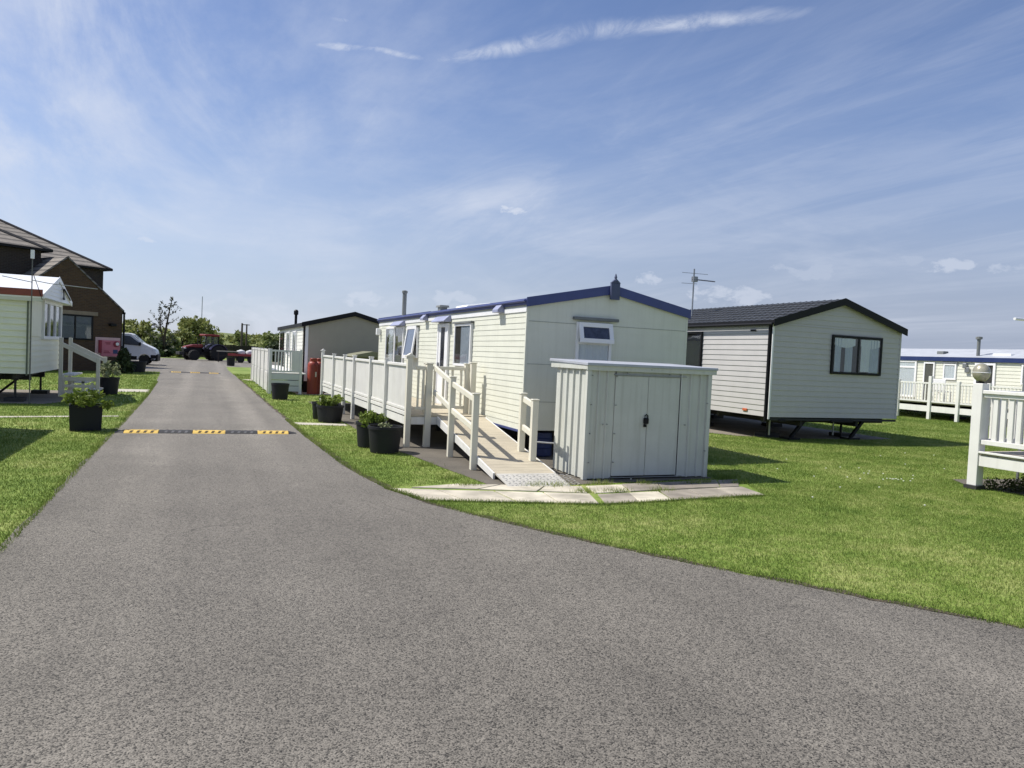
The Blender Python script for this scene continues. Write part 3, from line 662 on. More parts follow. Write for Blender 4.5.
# ---- right off-white caravan, black roof edge
rx0, ry0 = 11.96, 13.31
rc = thing('caravan', 'off white static caravan with black roof edge and black framed windows', 'caravan', (rx0, ry0, 0))
W2, L2 = 4.04, 9.6
caravan(rc, W2, L2, .55, 2.73, 3.33, GREYWHITE, ROOF_DARK, BLACK, board=.128, t=.013, end_t=.013, end_board=.125, over=.07, endover=.10, fas_h=.17, side_fas_h=.075, trim_m=GREYWHITE)
Fe2 = face_map('end', off=.014); Fl2 = face_map('left', off=.016)
window(rc, Fe2, 1.76, 3.38, 1.60, 2.53, BLACK, fw=.06, mull=(2.60,), curtain=CURTAIN_BLUE, curt_cover=[(1.86,2.05),(2.18,2.42),(2.98,3.28)], room=ROOM_GREY)
# gathered nets behind the two panes
for a, b in ((1.84,2.5),(2.68,3.30)):
    nb = MB(Fe2); pv = []; K = 24
    for i in range(K+1):
        u = a+(b-a)*i/K; z = 2.36-.06*math.sin(math.pi*i/K)
        pv += [(u,.024+.003*math.sin(u*70),z-.06),(u,.024+.003*math.sin(u*70),2.46)]
    nb.add(pv, [(2*i,2*i+2,2*i+3,2*i+1) for i in range(K)]); nb.build('net_valance', CURTAIN, rc)
nb = MB(Fe2); pv = []
for i in range(21):
    u = 2.70+.28*i/20; pv += [(u,.024+.004*math.sin(u*60),1.68),(u,.024+.004*math.sin(u*60),2.34)]
nb.add(pv, [(2*i,2*i+2,2*i+3,2*i+1) for i in range(20)]); nb.build('net_curtain', CURTAIN, rc)
window(rc, Fl2, 2.55, 3.3, 1.25, 2.54, BLACK, fw=.055, room=DARK_ROOM)
MB().tube([(-.045,.06,.45),(-.045,.06,2.62)], .032, 10).build('downpipe', BLACK, rc, smooth=True)
MB().box(-.024,.02,-.022,.02,.50,2.68).build('corner_post', WHITE_TRIM, rc, bevel=.004)
MB().box(-.030,-.014,.0,.11,.50,2.66).build('corner_strip', BLACK, rc, bevel=.004)
MB().tube([(-.125,-.1,2.675),(-.125,L2+.1,2.67)], .035, 8).build('gutter', BLACK, rc, smooth=True)
MB(Fl2).box(.70,.86,0,.02,.63,.69).build('side_marker', ORANGE, rc, bevel=.01)
MB(Fl2).box(.55,.73,0,.02,2.52,2.56).build('eave_vent', BLACK, rc, bevel=.006)
rt = MB()     # pan-tile ribs down each slope and course laps
sl2 = (3.33-2.73)/(W2/2)
for k in range(int(L2/.2)):
    y = -.08+k*.2
    rt.prism([(0,0)], y, y) if False else rt.bar((-.07,y,2.73-.07*sl2+.066),(W2/2,y,3.33+.066),.04,.008)
for j in range(1,7):
    x = -.12+(W2/2+.12)*j/7; rt.bar((x,-.095,2.73+x*sl2+.07),(x,L2+.095,2.73+x*sl2+.07),.05,.008)
rt.build('roof_tiles', ROOF_DARK, rc)
c = MB().box(-.01,W2+.01,.0,.06,.475,.524); c.build('bumper_rail', DARK_STEEL, rc)
for x in (1.35, 3.25):
    MB().bar((x,.25,.5),(x-.42,.25,.05),.07,.07).box(x-.6,x-.26,.1,.4,.006,.055).build('corner_steady', BLACK, rc)
MB().tube([(.32,.3,.1),(.32,.3,.5)],.02,8).build('waste_pipe', STEEL, rc)
MB().tube([(2.3,.3,.1),(2.3,.3,.5)],.02,8).build('waste_pipe', STEEL, rc)
for xa, xb in ((.3,.5),(1.9,2.6)): MB().box(xa,xb,-.02,.04,.44,.5).build('tow_bracket', BLACK, rc, bevel=.01)
supports(rc, W2, L2, .53, [(.8,.9),(3.2,.9),(.8,3.4),(3.2,3.4),(.8,6),(3.2,6),(.8,8.6),(3.2,8.6)])
MB().tube([(.5,4.9,.31),(.75,4.9,.31)],.3,20).build('wheel', TYRE, rc, smooth=True)
MB().box(.2,.9,6.3,7.0,.006,.4).build('step_box', DARK_STEEL, rc, bevel=.01)

# aerial on its roof
ax, ay = 12.90, 17.7
ae = MB().tube([(ax,ay,3.0),(ax,ay,4.42)], .022, 8); ae.build('television_aerial', STEEL)
aer = bpy.data.objects['television_aerial']; tag(aer, 'thin television aerial on a mast at the dark caravan roof', 'aerial')
b = MB(); d_ = Vector((.93,-.36,-.06)).normalized(); p0 = Vector((ax,ay,4.12))
b.tube([p0-d_*.05, p0+d_*.62], .017, 8)
b.build('boom', STEEL, aer)
e = MB(); sd = Vector((.36,.93,0))
for k, l in ((.02,.16),(.18,.12),(.30,.11),(.42,.1),(.54,.1),(.66,.09),(.78,.09),(.9,.08)):
    q = p0+d_*k*.66; e.tube([q-sd*l, q+sd*l], .007, 5)
e.box(ax-.04, ax+.10, ay-.06, ay+.06, 4.05, 4.2)
e.bar(p0+Vector((0,0,.16))-sd*.02+d_*-.35, p0+Vector((0,0,.18))+d_*.4, .012, .012); e.bar(p0+Vector((0,0,-.14))+d_*-.35, p0+Vector((0,0,-.12))+d_*.1, .012, .012)
e.build('element', STEEL, aer)

# ---- taupe caravan behind the gas bottles
tc_ = thing('caravan', 'taupe ended static caravan with black trim behind the red gas bottles', 'caravan', (3.36, 28.0, 0))
W3, L3 = 3.6, 9.6
caravan(tc_, W3, L3, .42, 2.52, 3.0, TAUPE, ROOF_DARK, BLACK, board=.13, t=.012, end_t=.003, end_board=.3, over=.1, endover=.1, fas_h=.17, side_fas_h=.13)
ps = MB()
for a_, b_ in lap(.42, 2.5, .13):
    ps.add([(-.026,.3,a_),(-.026,L3,a_),(-.013,L3,b_),(-.013,.3,b_)], [(0,1,2,3)]); ps.add([(-.013,.3,a_),(-.013,L3,a_),(-.026,L3,a_),(-.026,.3,a_)], [(0,1,2,3)])
ps.build('side_cladding', mat('white_side_cladding', (.74,.74,.68), .5, .05), tc_)
MB().box(-.029,.03,-.012,.03,.42,2.55).build('corner_strip', BLACK, tc_); MB().box(.03,.14,-.012,.0,.42,2.52).build('corner_trim', WHITE_TRIM, tc_)
Fl3 = face_map('left', off=.026)
window(tc_, Fl3, 2.2, 3.4, .6, 2.3, WHITE_TRIM, curtain=CURTAIN, room=ROOM_GREY, mull=(2.8,), name='door')
window(tc_, Fl3, 4.6, 5.9, 1.3, 2.3, WHITE_TRIM, curtain=CURTAIN, room=ROOM_GREY, mull=(5.2,))
window(tc_, Fl3, 7.2, 8.8, .6, 2.3, BLACK, room=ROOM_GREY, mull=(8.0,))
f3 = MB().tube([(.35,6.2,2.55),(.35,6.2,3.10)],.06,10); f3.lathe([(.06,0),(.10,.03),(.10,.18),(.05,.24)],(.35,6.2,3.08),10); f3.build('flue', BLACK, tc_, smooth=True)
supports(tc_, W3, L3, .42, [(.5,.5),(3.1,.5),(.5,4),(3.1,4),(.5,8),(3.1,8)])
MB().box(.02,W3-.02,.02,.05,.01,.42).build('skirt', BLACK, tc_)
# low green sided shed seen over the deck rail, between the two caravans
ls = thing('bunker_shed', 'low olive storage shed just visible above the white deck rail', 'shed', (5.2, 25.2, 0))
MB().box(-.5,1.6,0,1.5,.006,1.42).build('wall', mat('olive_panel', (.16,.16,.10), .7, .15, streak=.2), ls)
MB().prism([(-.6,1.42),(1.7,1.42),(1.7,1.5),(.1,1.62),(-.45,1.5)],-.08,1.58).build('roof', mat('olive_roof', (.20,.20,.13), .7, .15), ls, bevel=.01)

# ---- left cream caravan (gable end to the road)
lc = thing('caravan', 'pale cream static caravan with white roof and red brown band', 'caravan', (-3.93, 21.1, 0), R(90))
W4, L4 = 3.85, 10.0
caravan(lc, W4, L4, .70, 2.62, 3.16, CREAM_LEFT, WHITE_ROOF, WHITE_TRIM, board=.15, t=.03, end_t=.02, end_board=.14, over=.1, endover=.28, fas_h=.13, side_fas_h=.10, trim_m=None)
Fl4 = face_map('left', off=.012); Fe4 = face_map('end', off=.012)
MB(Fl4).box(-.27, L4, .108, .125, 2.59, 2.76).build('eave_band', RED_TRIM, lc)
MB(Fl4).box(-.27, L4, .086, .1065, 2.47, 2.60).build('eave_soffit', mat('pale_cream_band', (.6,.6,.5), .5, .06), lc)
MB(Fe4).box(-.024, 1.1, .009, .03, 1.62, 2.5).build('corner_panel', CREAM_LEFT, lc)
pd = MB()
for k in range(7):
    a_, b_ = 2.58+k*.10, 2.58+(k+1)*.10
    if b_ > 3.15: break
    f_ = lambda z: 0 if z < 2.62 else (z-2.62)/.54*W4/2
    pd.add([(f_(a_)+.0,-.285,a_),(W4-f_(a_),-.285,a_),(W4-f_(b_),-.272,b_),(f_(b_),-.272,b_),(f_(a_),-.02,a_),(W4-f_(a_),-.02,a_),(W4-f_(b_),-.02,b_),(f_(b_),-.02,b_)],
           [(0,1,2,3),(7,6,5,4),(0,4,5,1),(1,5,6,2),(2,6,7,3),(3,7,4,0)])
pd.build('pediment', WHITE_TRIM, lc)
MB(Fe4).box(.02, W4, .001, .026, .705, 1.52).build('skirt_panel', GREYWHITE, lc) if False else None
window(lc, Fe4, 1.25, 3.8, 1.55, 2.58, WHITE_TRIM, fw=.09, mull=(2.05,2.9), curtain=CURTAIN_BLUE, curt_cover=[(1.34,1.6),(2.15,2.4),(3.2,3.6)], room=DARK_ROOM, d=.07)
MB(Fe4).prism([(2.7,2.6),(2.75,3.0),(3.0,2.95),(3.4,2.7),(3.4,2.66),(3.0,2.88),(2.8,2.93),(2.76,2.6)], .27, .285, 'x') if False else None
hd = MB().tube([(2.35,-.32,2.66),(2.35,-.32,2.93),(2.5,-.32,2.95),(3.5,-.32,2.70)], .018, 6); hd.tube([(2.35,-.32,2.66),(2.55,-.32,2.66),(2.55,-.32,2.92)], .014, 6)
hd.build('grab_hook', BLACK, lc)
MB().tube([(-.03,.05,.66),(-.03,.05,2.6)],.02,8).build('downpipe', mat('green_grey_pipe', (.12,.14,.10), .6, .1), lc)
supports(lc, W4, L4, .70, [(.35,.35),(.35,1.6),(3.4,.35),(3.4,1.6),(.35,4),(3.4,4),(.35,7),(3.4,7)])
for (x, y, dx_) in ((.5,.6,.5),(1.6,.35,.7),(.3,2.6,.5)): MB().bar((x,y,.68),(x+dx_*.2,y+dx_,.05),.05,.05).build('corner_steady', BLACK, lc)
MB().tube([(.9,4.6,.3),(1.1,4.6,.3)],.29,18).build('wheel', TYRE, lc, smooth=True)
# whip aerial at its corner
wa = MB().tube([(0,0,0),(0,0,3.45)], .013, 6); wao = wa.build('washing_line_mast', mat('dull_grey_mast', (.12,.12,.11), .6, .2), loc=(-3.82,20.6,0)); tag(wao, 'thin grey mast with a drooping arm at the cream caravan corner', 'mast')
MB().tube([(0,0,2.95),(.35,.05,2.9),(.95,.1,2.87),(1.35,.15,2.85)],.010,5).build('arm', STEEL, wao)
MB().tube([(0,0,2.9),(-.3,0,2.95),(-.6,0,3.0)],.010,5).build('arm', STEEL, wao)
MB().tube([(.02,0,3.1),(.12,.1,2.75),(.2,.1,2.5)],.008,5).build('cable', BLACK, wao)
MB().box(-.035,.035,-.03,.03,3.46,3.66).build('top_cap', WHITE_TRIM, wao)

# ---- caravan out of frame at left that throws the shadow over the near lawn
oc = thing('caravan', 'plain cream static caravan just outside the left edge of the photo', 'caravan', (-7.3, 5.2, 0))
caravan(oc, 3.2, 10.6, .5, 2.55, 2.9, CREAM_LEFT, WHITE_ROOF, WHITE_TRIM, board=.13)
window(oc, face_map('right', 3.2, .012), 6, 7.2, 1.4, 2.2, WHITE_TRIM, curtain=CURTAIN)
supports(oc, 3.2, 10.6, .5, [(.5,.5),(2.7,.5),(.5,5),(2.7,5),(.5,10),(2.7,10)])

# ---- far right cream caravan, navy band
fx0 = 27.2
fc = thing('caravan', 'cream static caravan with navy blue roof band at the far right', 'caravan', (fx0, 12.2, 0))
caravan(fc, 3.4, 13.5, .55, 2.40, 2.78, CREAM, ROOF_PALE, NAVY, board=.13, t=.012, fas_h=.15, side_fas_h=.17, trim_m=WHITE_TRIM)
Ff = face_map('left', off=.012); Y0 = 12.2
window(fc, Ff, 21.75-Y0, 22.75-Y0, .75, 2.28, WHITE_TRIM, fw=.08, trans=(2.0,), curtain=CURTAIN, room=ROOM_GREY)
window(fc, Ff, 20.93-Y0, 21.42-Y0, .6, 2.22, WHITE_TRIM, fw=.06, room=mat('taupe_doorway', (.16,.15,.13), .8, .1), name='door')
window(fc, Ff, 20.0-Y0, 20.55-Y0, 1.55, 2.18, WHITE_TRIM, fw=.06, curtain=CURTAIN, room=ROOM_GREY)
MB(Ff).box(19.95-Y0, 20.62-Y0, 0, .06, 2.2, 2.24).build('drip_hood', ROOF_GREY, fc)
window(fc, Ff, 18.45-Y0, 19.25-Y0, .6, 2.25, WHITE_TRIM, fw=.09, room=ROOM_GREY, name='door')
window(fc, Ff, 16.4-Y0, 17.5-Y0, 1.5, 2.22, WHITE_TRIM, fw=.06, curtain=CURTAIN, room=ROOM_GREY)
MB(Ff).box(16.3-Y0, 17.58-Y0, 0, .06, 2.24, 2.28).build('drip_hood', ROOF_GREY, fc)
ff = MB().tube([(.3,19.4-Y0,2.4),(.3,19.4-Y0,3.17)],.06,10); ff.lathe([(.07,0),(.12,.02),(.12,.1),(.04,.12)],(.3,19.4-Y0,3.15),10); ff.build('flue', ROOF_GREY, fc, smooth=True)
MB().box(.4,.9,18.2-Y0,18.9-Y0,2.45,2.62).build('roof_light', WHITE_TRIM, fc, bevel=.02); MB().box(.5,.8,21.0-Y0,21.3-Y0,2.5,2.70).build('roof_vent', ROOF_GREY, fc, bevel=.02)
lt = MB(Ff); lt.box(19.55-Y0,19.7-Y0,0,.12,2.02,2.22); lt.box(19.45-Y0,19.62-Y0,.02,.1,1.86,2.06); lt.build('wall_light', STEEL, fc, bevel=.02)
supports(fc, 3.4, 13.5, .55, [(.5,.5),(2.9,.5),(.5,4),(2.9,4),(.5,8),(2.9,8),(.5,12),(2.9,12)])
for k in range(3): pass

# ================================================================== main deck and ramp
dk = thing('wooden_deck', 'long cream white deck with slatted rail along the blue trimmed caravan', 'deck', (3.34, 12.5, 0))
DW = 4.74-3.34; DL = 10.35; zf = .56
bd = MB()
for k in range(int(DL/.15)): bd.box(-.02, DW, k*.15, k*.15+.142, zf-.03, zf)
bd.build('floor', DECK_BOARD, dk, bevel=.003)
MB().box(-.05,-.021,.08,DL,.535,.605).build('edge_board', DECK_WHITE, dk, bevel=.004)
MB().box(-.035, -.005, .08, DL, .37, .515).box(.0, DW, -.02, .0, .40, .528).box(.02, DW, .02, DL, .44, .525).build('fascia_board', DECK_WHITE, dk, bevel=.004)
ys = [0.0, 1.75, 3.2, 5.1, 6.4, 8.1, 10.2]
for i, y in enumerate(ys):
    w_ = .058 if i == 0 else .05; zt = 1.57 if i in (0, 6) else 1.50
    p = MB().box(-.045-w_, -.045+w_*.6, y-w_, y+w_, .006, zt)
    if i in (0, 6): p.box(-.06-w_-.01, -.03+w_*.6+.01, y-w_-.012, y+w_+.012, zt+.001, zt+.03); p.prism([(-.05-w_,zt+.03),(-.03+w_*.6,zt+.03),(-.05,zt+.07)], y-w_, y+w_)
    else: p.box(-.055-w_, -.035+w_*.6, y-w_-.008, y+w_+.008, zt+.001, zt+.022)
    p.build('post', DECK_WHITE if i else POST_CREAM, dk, bevel=.006)
for a_, b_ in zip(ys[:-1], ys[1:]):
    MB().box(-.06, .02, a_+.07, b_-.06, 1.40, 1.455).build('top_rail', DECK_WHITE, dk, bevel=.008)
    MB().box(-.045, .01, a_+.07, b_-.06, .62, .675).build('bottom_rail', DECK_WHITE, dk, bevel=.006)
    pn = MB(); y = a_+.08
    while y < b_-.08:
        pn.box(-.03, -.008, y, min(y+.082, b_-.062), .677, 1.398); y += .092
    pn.build('slat_panel', DECK_WHITE, dk, bevel=.004)
ys2 = ys
# near end: small return with two balusters, then the gate rail at the head of the ramp
def turned(px, py, z0, z1, w=.055, m=POST_CREAM, parent=dk, name='post'):
    return MB().box(px-w, px+w, py-w, py+w, z0, z1).box(px-w-.012, px+w+.012, py-w-.012, py+w+.012, z1+.001, z1+.022).build(name, m, parent, bevel=.007)
turned(.30, .0, .006, 1.46); 
MB().box(.06, .245, -.025, .025, 1.36, 1.42).build('top_rail', POST_CREAM, dk, bevel=.006); MB().box(.06, .245, -.02, .02, .66, .71).build('bottom_rail', POST_CREAM, dk, bevel=.006)
for x in (.11, .20): MB().box(x-.018, x+.018, -.015, .015, .711, 1.359).build('baluster', POST_CREAM, dk)
gy = .55
turned(.42, gy, zf+.001, 1.46, .05); turned(1.19, gy, zf+.001, 1.47, .045); turned(1.27, gy-.12, .006, 1.50, .05)
MB().box(.471, 1.144, gy-.03, gy+.03, 1.36, 1.42).build('top_rail', POST_CREAM, dk, bevel=.006); MB().box(.471, 1.144, gy-.025, gy+.025, .64, .70).build('bottom_rail', POST_CREAM, dk, bevel=.006)
for k in range(4):
    x = .57+k*.17; MB().box(x-.02, x+.02, gy-.014, gy+.014, .701, 1.359).build('baluster', POST_CREAM, dk)
for y in (.4, 2.6, 5.2, 7.8, 10.0): MB().box(DW-.12, DW-.04, y, y+.08, .006, .44).build('joist_post', DARK_STEEL, dk)

rp = thing('access_ramp', 'sloping beige access ramp with cream handrails up to the white deck', 'ramp', (3.60, 8.58, 0), R(-3.4))
RL = 3.87; RW = .84; slope = .53/RL
zr = lambda y: .022+slope*y
rb = MB(); y = .5
while y < RL:
    y1 = min(y+.14, RL); rb.add([(0,y,zr(y)-.03),(RW,y,zr(y)-.03),(RW,y1-.007,zr(y1)-.03),(0,y1-.007,zr(y1)-.03),(0,y,zr(y)),(RW,y,zr(y)),(RW,y1-.007,zr(y1)),(0,y1-.007,zr(y1))],
        [(0,3,2,1),(4,5,6,7),(0,1,5,4),(1,2,6,5),(2,3,7,6),(3,0,4,7)]); y = y1
rb.build('boards', DECK_BOARD, rp, bevel=.003)
tp = MB(); tp.add([(-.01,-.02,.009),(RW+.01,-.02,.009),(RW+.01,.495,zr(.5)-.02),(-.01,.495,zr(.5)-.02),(-.01,-.02,.014),(RW+.01,-.02,.014),(RW+.01,.495,zr(.5)+.002),(-.01,.495,zr(.5)+.002)],
        [(0,3,2,1),(4,5,6,7),(0,1,5,4),(1,2,6,5),(2,3,7,6),(3,0,4,7)])
for i in range(14):
    for j in range(7):
        x = .05+i*.072; y = .03+j*.066; z = .014+(zr(.5)+.002-.014)*(y+.02)/.515
        a_ = .02; s_ = 1 if (i+j) % 2 else -1
        tp.bar((x-a_,y-s_*a_*.8,z),(x+a_,y+s_*a_*.8,z+.002),.012,.008)
tp.build('tread_plate', PLATE, rp)
for x in (-.032, RW+.004):
    MB().add([(x,.55,.008),(x+.028,.55,.008),(x+.028,RL,zr(RL)-.14),(x,RL,zr(RL)-.14),(x,.55,zr(.55)-.006),(x+.028,.55,zr(.55)-.006),(x+.028,RL,zr(RL)-.006),(x,RL,zr(RL)-.006)],
        [(0,3,2,1),(4,5,6,7),(0,1,5,4),(1,2,6,5),(2,3,7,6),(3,0,4,7)]).build('stringer', DECK_WHITE, rp)
def rpost(x, y, zb, zt): 
    MB().box(x-.045, x+.045, y-.045, y+.045, zb, zt).box(x-.054, x+.054, y-.054, y+.054, zt+.001, zt+.022).build('post', POST_CREAM, rp, bevel=.007)
LP = [(.05+.085, 1.38, 1.09), (.05, 2.66, 1.27)]
pl = [(-.075, 1.36, 1.09), (-.085, 2.66, 1.28)]
for x, y, zt in pl: rpost(x, y, .006, zt)
ends = [(-.09, 1.42), (-.09, 2.6), (-.09, 2.72), (-.065, 3.84)]
def rail(xa, ya, za_, xb, yb, zb_): MB().bar((xa,ya,za_),(xb,yb,zb_),.045,.085).build('handrail', POST_CREAM, rp, bevel=.008)
for dz in (0, -.42):
    rail(-.075,1.41,1.02+dz,-.085,2.61,1.175+dz); rail(-.085,2.71,1.20+dz,-.10,3.86,1.40+dz)
for y, zt in ((1.12,1.04),(1.62,1.10)): rpost(RW-.10, y, zr(y)-.01, zt)
for dz in (0,-.42): rail(RW-.10,1.18,.97+dz,RW-.10,1.56,1.03+dz)

# ================================================================== metal shed
sx, sy = 4.87, 8.94
sh = thing('metal_shed', 'pale grey green steel shed with padlocked double doors in front of caravan', 'shed', (sx, sy, 0))
SW, SD, SHt = 2.01, .98, 1.53
w = MB()
def ribbed(u0, u1, nr, F, z0=.02, z1=SHt):
    m_ = MB(F); st = (u1-u0)/nr; pts = []
    for i in range(nr):
        a_ = u0+i*st; pts += [(a_,0),(a_+st*.05,.028),(a_+st*.16,.028),(a_+st*.21,0)]
    pts.append((u1,0)); vs = []
    for u, v in pts: vs += [(u,v,z0),(u,v,z1)]
    w_ = m_.add(vs, [(2*i,2*i+2,2*i+3,2*i+1) for i in range(len(pts)-1)]); return w_
for F, a_, b_, nr in ((lambda u,v,z: (-v,u,z),0,SD,5),(lambda u,v,z: (SW+v,u,z),0,SD,5),(lambda u,v,z: (u,SD+v,z),0,SW,9),(lambda u,v,z: (u,-v,z),0,.42,3),(lambda u,v,z: (u,-v,z),1.50,SW,3)):
    q = ribbed(a_, b_, nr, F); w.add(q.v, q.f)
w.box(.005,.06,.004,.012,.02,SHt); w.box(.44,1.5,.002,.012,SHt-.09,SHt)
w.build('wall', SHED, sh)
for xa in (-.034, SW-.03): MB().box(xa,xa+.064,-.036,.03,.01,SHt).build('corner_angle', SHED, sh, bevel=.004)
for a_, b_ in ((.425,.962),(.968,1.50)):
    d = MB().box(a_,b_,-.012,.010,.05,SHt-.07)
    do = d.build('door', SHED, sh, bevel=.006)
    d2 = MB(); d2.box(a_+.02,b_-.02,-.0145,-.0125,.78,.784); d2.build('crease', SHED, do)
MB().box(1.503,1.52,-.02,0.0,.04,SHt-.05).build('door_gap', BLACK, sh)
for za_ in (SHt-.062, .025): MB().box(.40,1.60,-.03,-.005,za_,za_+.012).build('door_track', STEEL, sh)
pk = MB().box(.90,.975,-.055,-.016,.79,.875); pko = pk.build('padlock', BLACK, sh, bevel=.012)
pk2 = MB().tube([(.915,-.035,.872),(.915,-.035,.905),(.94,-.035,.925),(.965,-.035,.905),(.965,-.035,.872)],.008,6); pk2.box(.91,.945,-.045,-.014,.745,.785); pk2.build('shackle', BLACK, pko)
rf = MB().prism([(-.07,1.585),(-.07,1.625),(1.14,1.66),(1.14,1.62)], -.06, SW+.11, 'x'); rf.build('roof', SHED_ROOF, sh, bevel=.006)
MB().box(-.05,SW+.10,-.05,-.035,SHt-.01,1.586).box(-.05,-.035,-.034,1.10,SHt+.0,1.59).box(SW+.085,SW+.10,-.034,1.10,SHt,1.59).build('fascia', SHED, sh, bevel=.003)
bt = MB()
for x, z in [(.04+.0*i, .25+.4*i) for i in range(4)]+[(.43,.25+.4*i) for i in range(4)]+[(.24,.78),(.30,.78),(1.6,.78),(1.98,.4),(1.98,1.1),(.98,1.56),(1.3,1.5),(.6,1.5)]:
    bt.lathe([(.009,0),(.009,.004)], (0,0,0), 6) if False else bt.box(x-.007,x+.007,-.052,-.02,z-.007,z+.007)
bt.build('bolt', STEEL, sh)

# barrel and hose under the caravan's end
bl = MB().lathe([(.17,0),(.19,.02),(.19,.14),(.2,.15),(.19,.16),(.19,.30),(.2,.31),(.19,.32),(.18,.40),(.05,.41)], (0,0,0), 20)
tag(bl.build('barrel', BARREL_BLUE, loc=(5.30,11.3,.006), smooth=True), 'blue plastic barrel tucked under the cream caravan end', 'barrel')
tag(MB().tube([(4.72,10.35,.36),(5.0,10.45,.33),(5.3,10.55,.30),(5.9,10.8,.28)],.012,8).build('hose_pipe', WHITE_TRIM, smooth=True), 'thin white pipe running from the ramp post behind the shed', 'pipe')

# ================================================================== near right deck
rd = thing('wooden_deck', 'white railed deck cut off by the right edge of the photo', 'deck', (10.63, 7.53, 0))
RDL = 4.3; RDW = 4.2
fb = MB()
for k in range(int(RDL/.145)): fb.box(.0, RDW, -k*.145-.14, -k*.145, .52, .55)
fb.build('floor', mat('grey_deck_boards', (.42,.38,.32), .8, .2, streak=.1), rd)
MB().box(-.02,.015,-RDL,-.17,.36,.515).box(.17,RDW,-.012,.012,.36,.515).build('fascia_board', DECK_WHITE, rd, bevel=.004)
MB().box(-.05,.0,-RDL,-.17,.552,.58).build('edge_board', DECK_WHITE, rd, bevel=.004)
for (px, py) in ((.0,-.085),(.0,-1.9),(.0,-3.9),(1.9,-.06),(3.9,-.06)):
    p = MB().box(px-.035,px+.115,py-.075,py+.075,.06,1.58); po = p.build('post', DECK_WHITE, rd, bevel=.008)
    MB().box(px-.06,px+.14,py-.10,py+.10,.006,.06).build('foot', DARK_STEEL, po)
def rrail(x0, x1, y0, y1):
    MB().box(x0-.05,x1+.05,y0,y1,1.43,1.485).build('top_rail', DECK_WHITE, rd, bevel=.008); MB().box(x0-.02,x1+.02,y0,y1,1.375,1.428).build('under_rail', DECK_WHITE, rd, bevel=.006)
    MB().box(x0-.025,x1+.025,y0,y1,.68,.75).build('bottom_rail', DECK_WHITE, rd, bevel=.006)
rrail(.02,.06,-1.82,-.165); rrail(.02,.06,-3.82,-1.98)
for k in range(14): MB().box(.02,.06,-.30-k*.115-.07 if k < 13 else -1.78,-.30-k*.115 if k < 13 else -1.75,.751,1.374).build('baluster', DECK_WHITE, rd, bevel=.004)
for k in range(13): y = -2.1-k*.13; MB().box(.02,.06,y-.07,y,.751,1.374).build('baluster', DECK_WHITE, rd, bevel=.004)
for a_, b_ in ((.12,1.86),(2.02,3.86)):
    MB().box(a_,b_,-.09,-.01,1.43,1.485).build('top_rail', DECK_WHITE, rd, bevel=.008); MB().box(a_,b_,-.075,-.03,.68,.75).build('bottom_rail', DECK_WHITE, rd, bevel=.006)
    k = a_+.1
    while k < b_-.1: MB().box(k,k+.07,-.07,-.035,.751,1.429).build('baluster', DECK_WHITE, rd, bevel=.004); k += .135
# patio table on it
pt = thing('patio_table', 'small dark patio table standing on the white railed deck', 'table', (12.1, 7.05, .55))
MB().lathe([(.36,.70),(.37,.71),(.37,.735),(.36,.74)],(0,0,0),28).build('tabletop', BLACK, pt, smooth=True)
for k in range(4):
    a_ = k*math.pi/2+.5; MB().tube([(.28*math.cos(a_),.28*math.sin(a_),.70),(.33*math.cos(a_),.33*math.sin(a_),0)],.015,8).build('leg', BLACK, pt)
# globe on a short stem on the corner
gl = thing('globe_lantern', 'bronze tinted globe lantern on a dark stem behind the white corner post', 'lantern', (11.25, 7.86, .006))
MB().tube([(0,0,0),(0,0,1.59)],.028,10).build('stem', BLACK, gl)
MB().lathe([(.07,1.53),(.06,1.585),(.04,1.595)],(0,0,0),16).build('collar', BLACK, gl)
prof = [(.02,-.145)]+[(.126*math.sin(t),-.145*math.cos(t)) for t in [math.pi*k/16 for k in range(1,16)]]+[(.02,.145)]
MB().lathe(prof,(0,0,1.74),24).build('globe', GLOBE, gl, smooth=True)
MB().lathe([(.126,-.005),(.131,0),(.126,.005)],(0,0,1.74),24).build('seam_band', WHITE_TRIM, gl)
# aerial boom whose tip comes into the frame
am = MB().tube([(0,0,.006),(0,0,2.75)],.022,8); amo = am.build('television_aerial', STEEL, loc=(12.35,7.9,0)); tag(amo, 'pale aerial arm poking in at the right edge above the deck', 'aerial')
MB().tube([(-.50,-.1,2.625),(.2,.03,2.64)],.022,8).build('boom', WHITE_TRIM, amo)

# ---- far right deck
fd = thing('wooden_deck', 'white picket deck in front of the navy banded caravan', 'deck', (25.7, 23.3, 0))
FL = 6.9
MB().box(.0,1.45,-FL,0,.62,.66).build('floor', DECK_BOARD, fd)
MB().box(-.03,.0,-FL,0,.30,.52).box(-.02,1.45,-FL-.02,-FL,.30,.60).build('fascia_board', DECK_WHITE, fd)
fys = [-.0,-2.0,-3.4,-4.55,-5.7,-6.9]
for y in fys: MB().box(-.09,.02,y-.06,y+.06,.006,1.66 if y in (-3.4,) else 1.5).build('post', DECK_WHITE, fd, bevel=.008)
for a_, b_ in zip(fys[:-1], fys[1:]):
    MB().box(-.05,.0,b_+.06,a_-.06,1.36,1.42).build('top_rail', DECK_WHITE, fd); MB().box(-.04,-.01,b_+.06,a_-.06,.66,.72).build('bottom_rail', DECK_WHITE, fd)
    y = a_-.12
    while y > b_+.1: MB().box(-.035,-.015,y-.05,y,.721,1.359).build('baluster', DECK_WHITE, fd); y -= .13
MB().box(.0,1.4,-FL-.04,-FL,1.36,1.42).box(.0,1.4,-FL-.04,-FL,.66,.72).build('end_rail', DECK_WHITE, fd)
pc = thing('patio_chair', 'pale patio chair on the picket deck below the small far window', 'chair', (26.3, 19.9, .66), R(100))
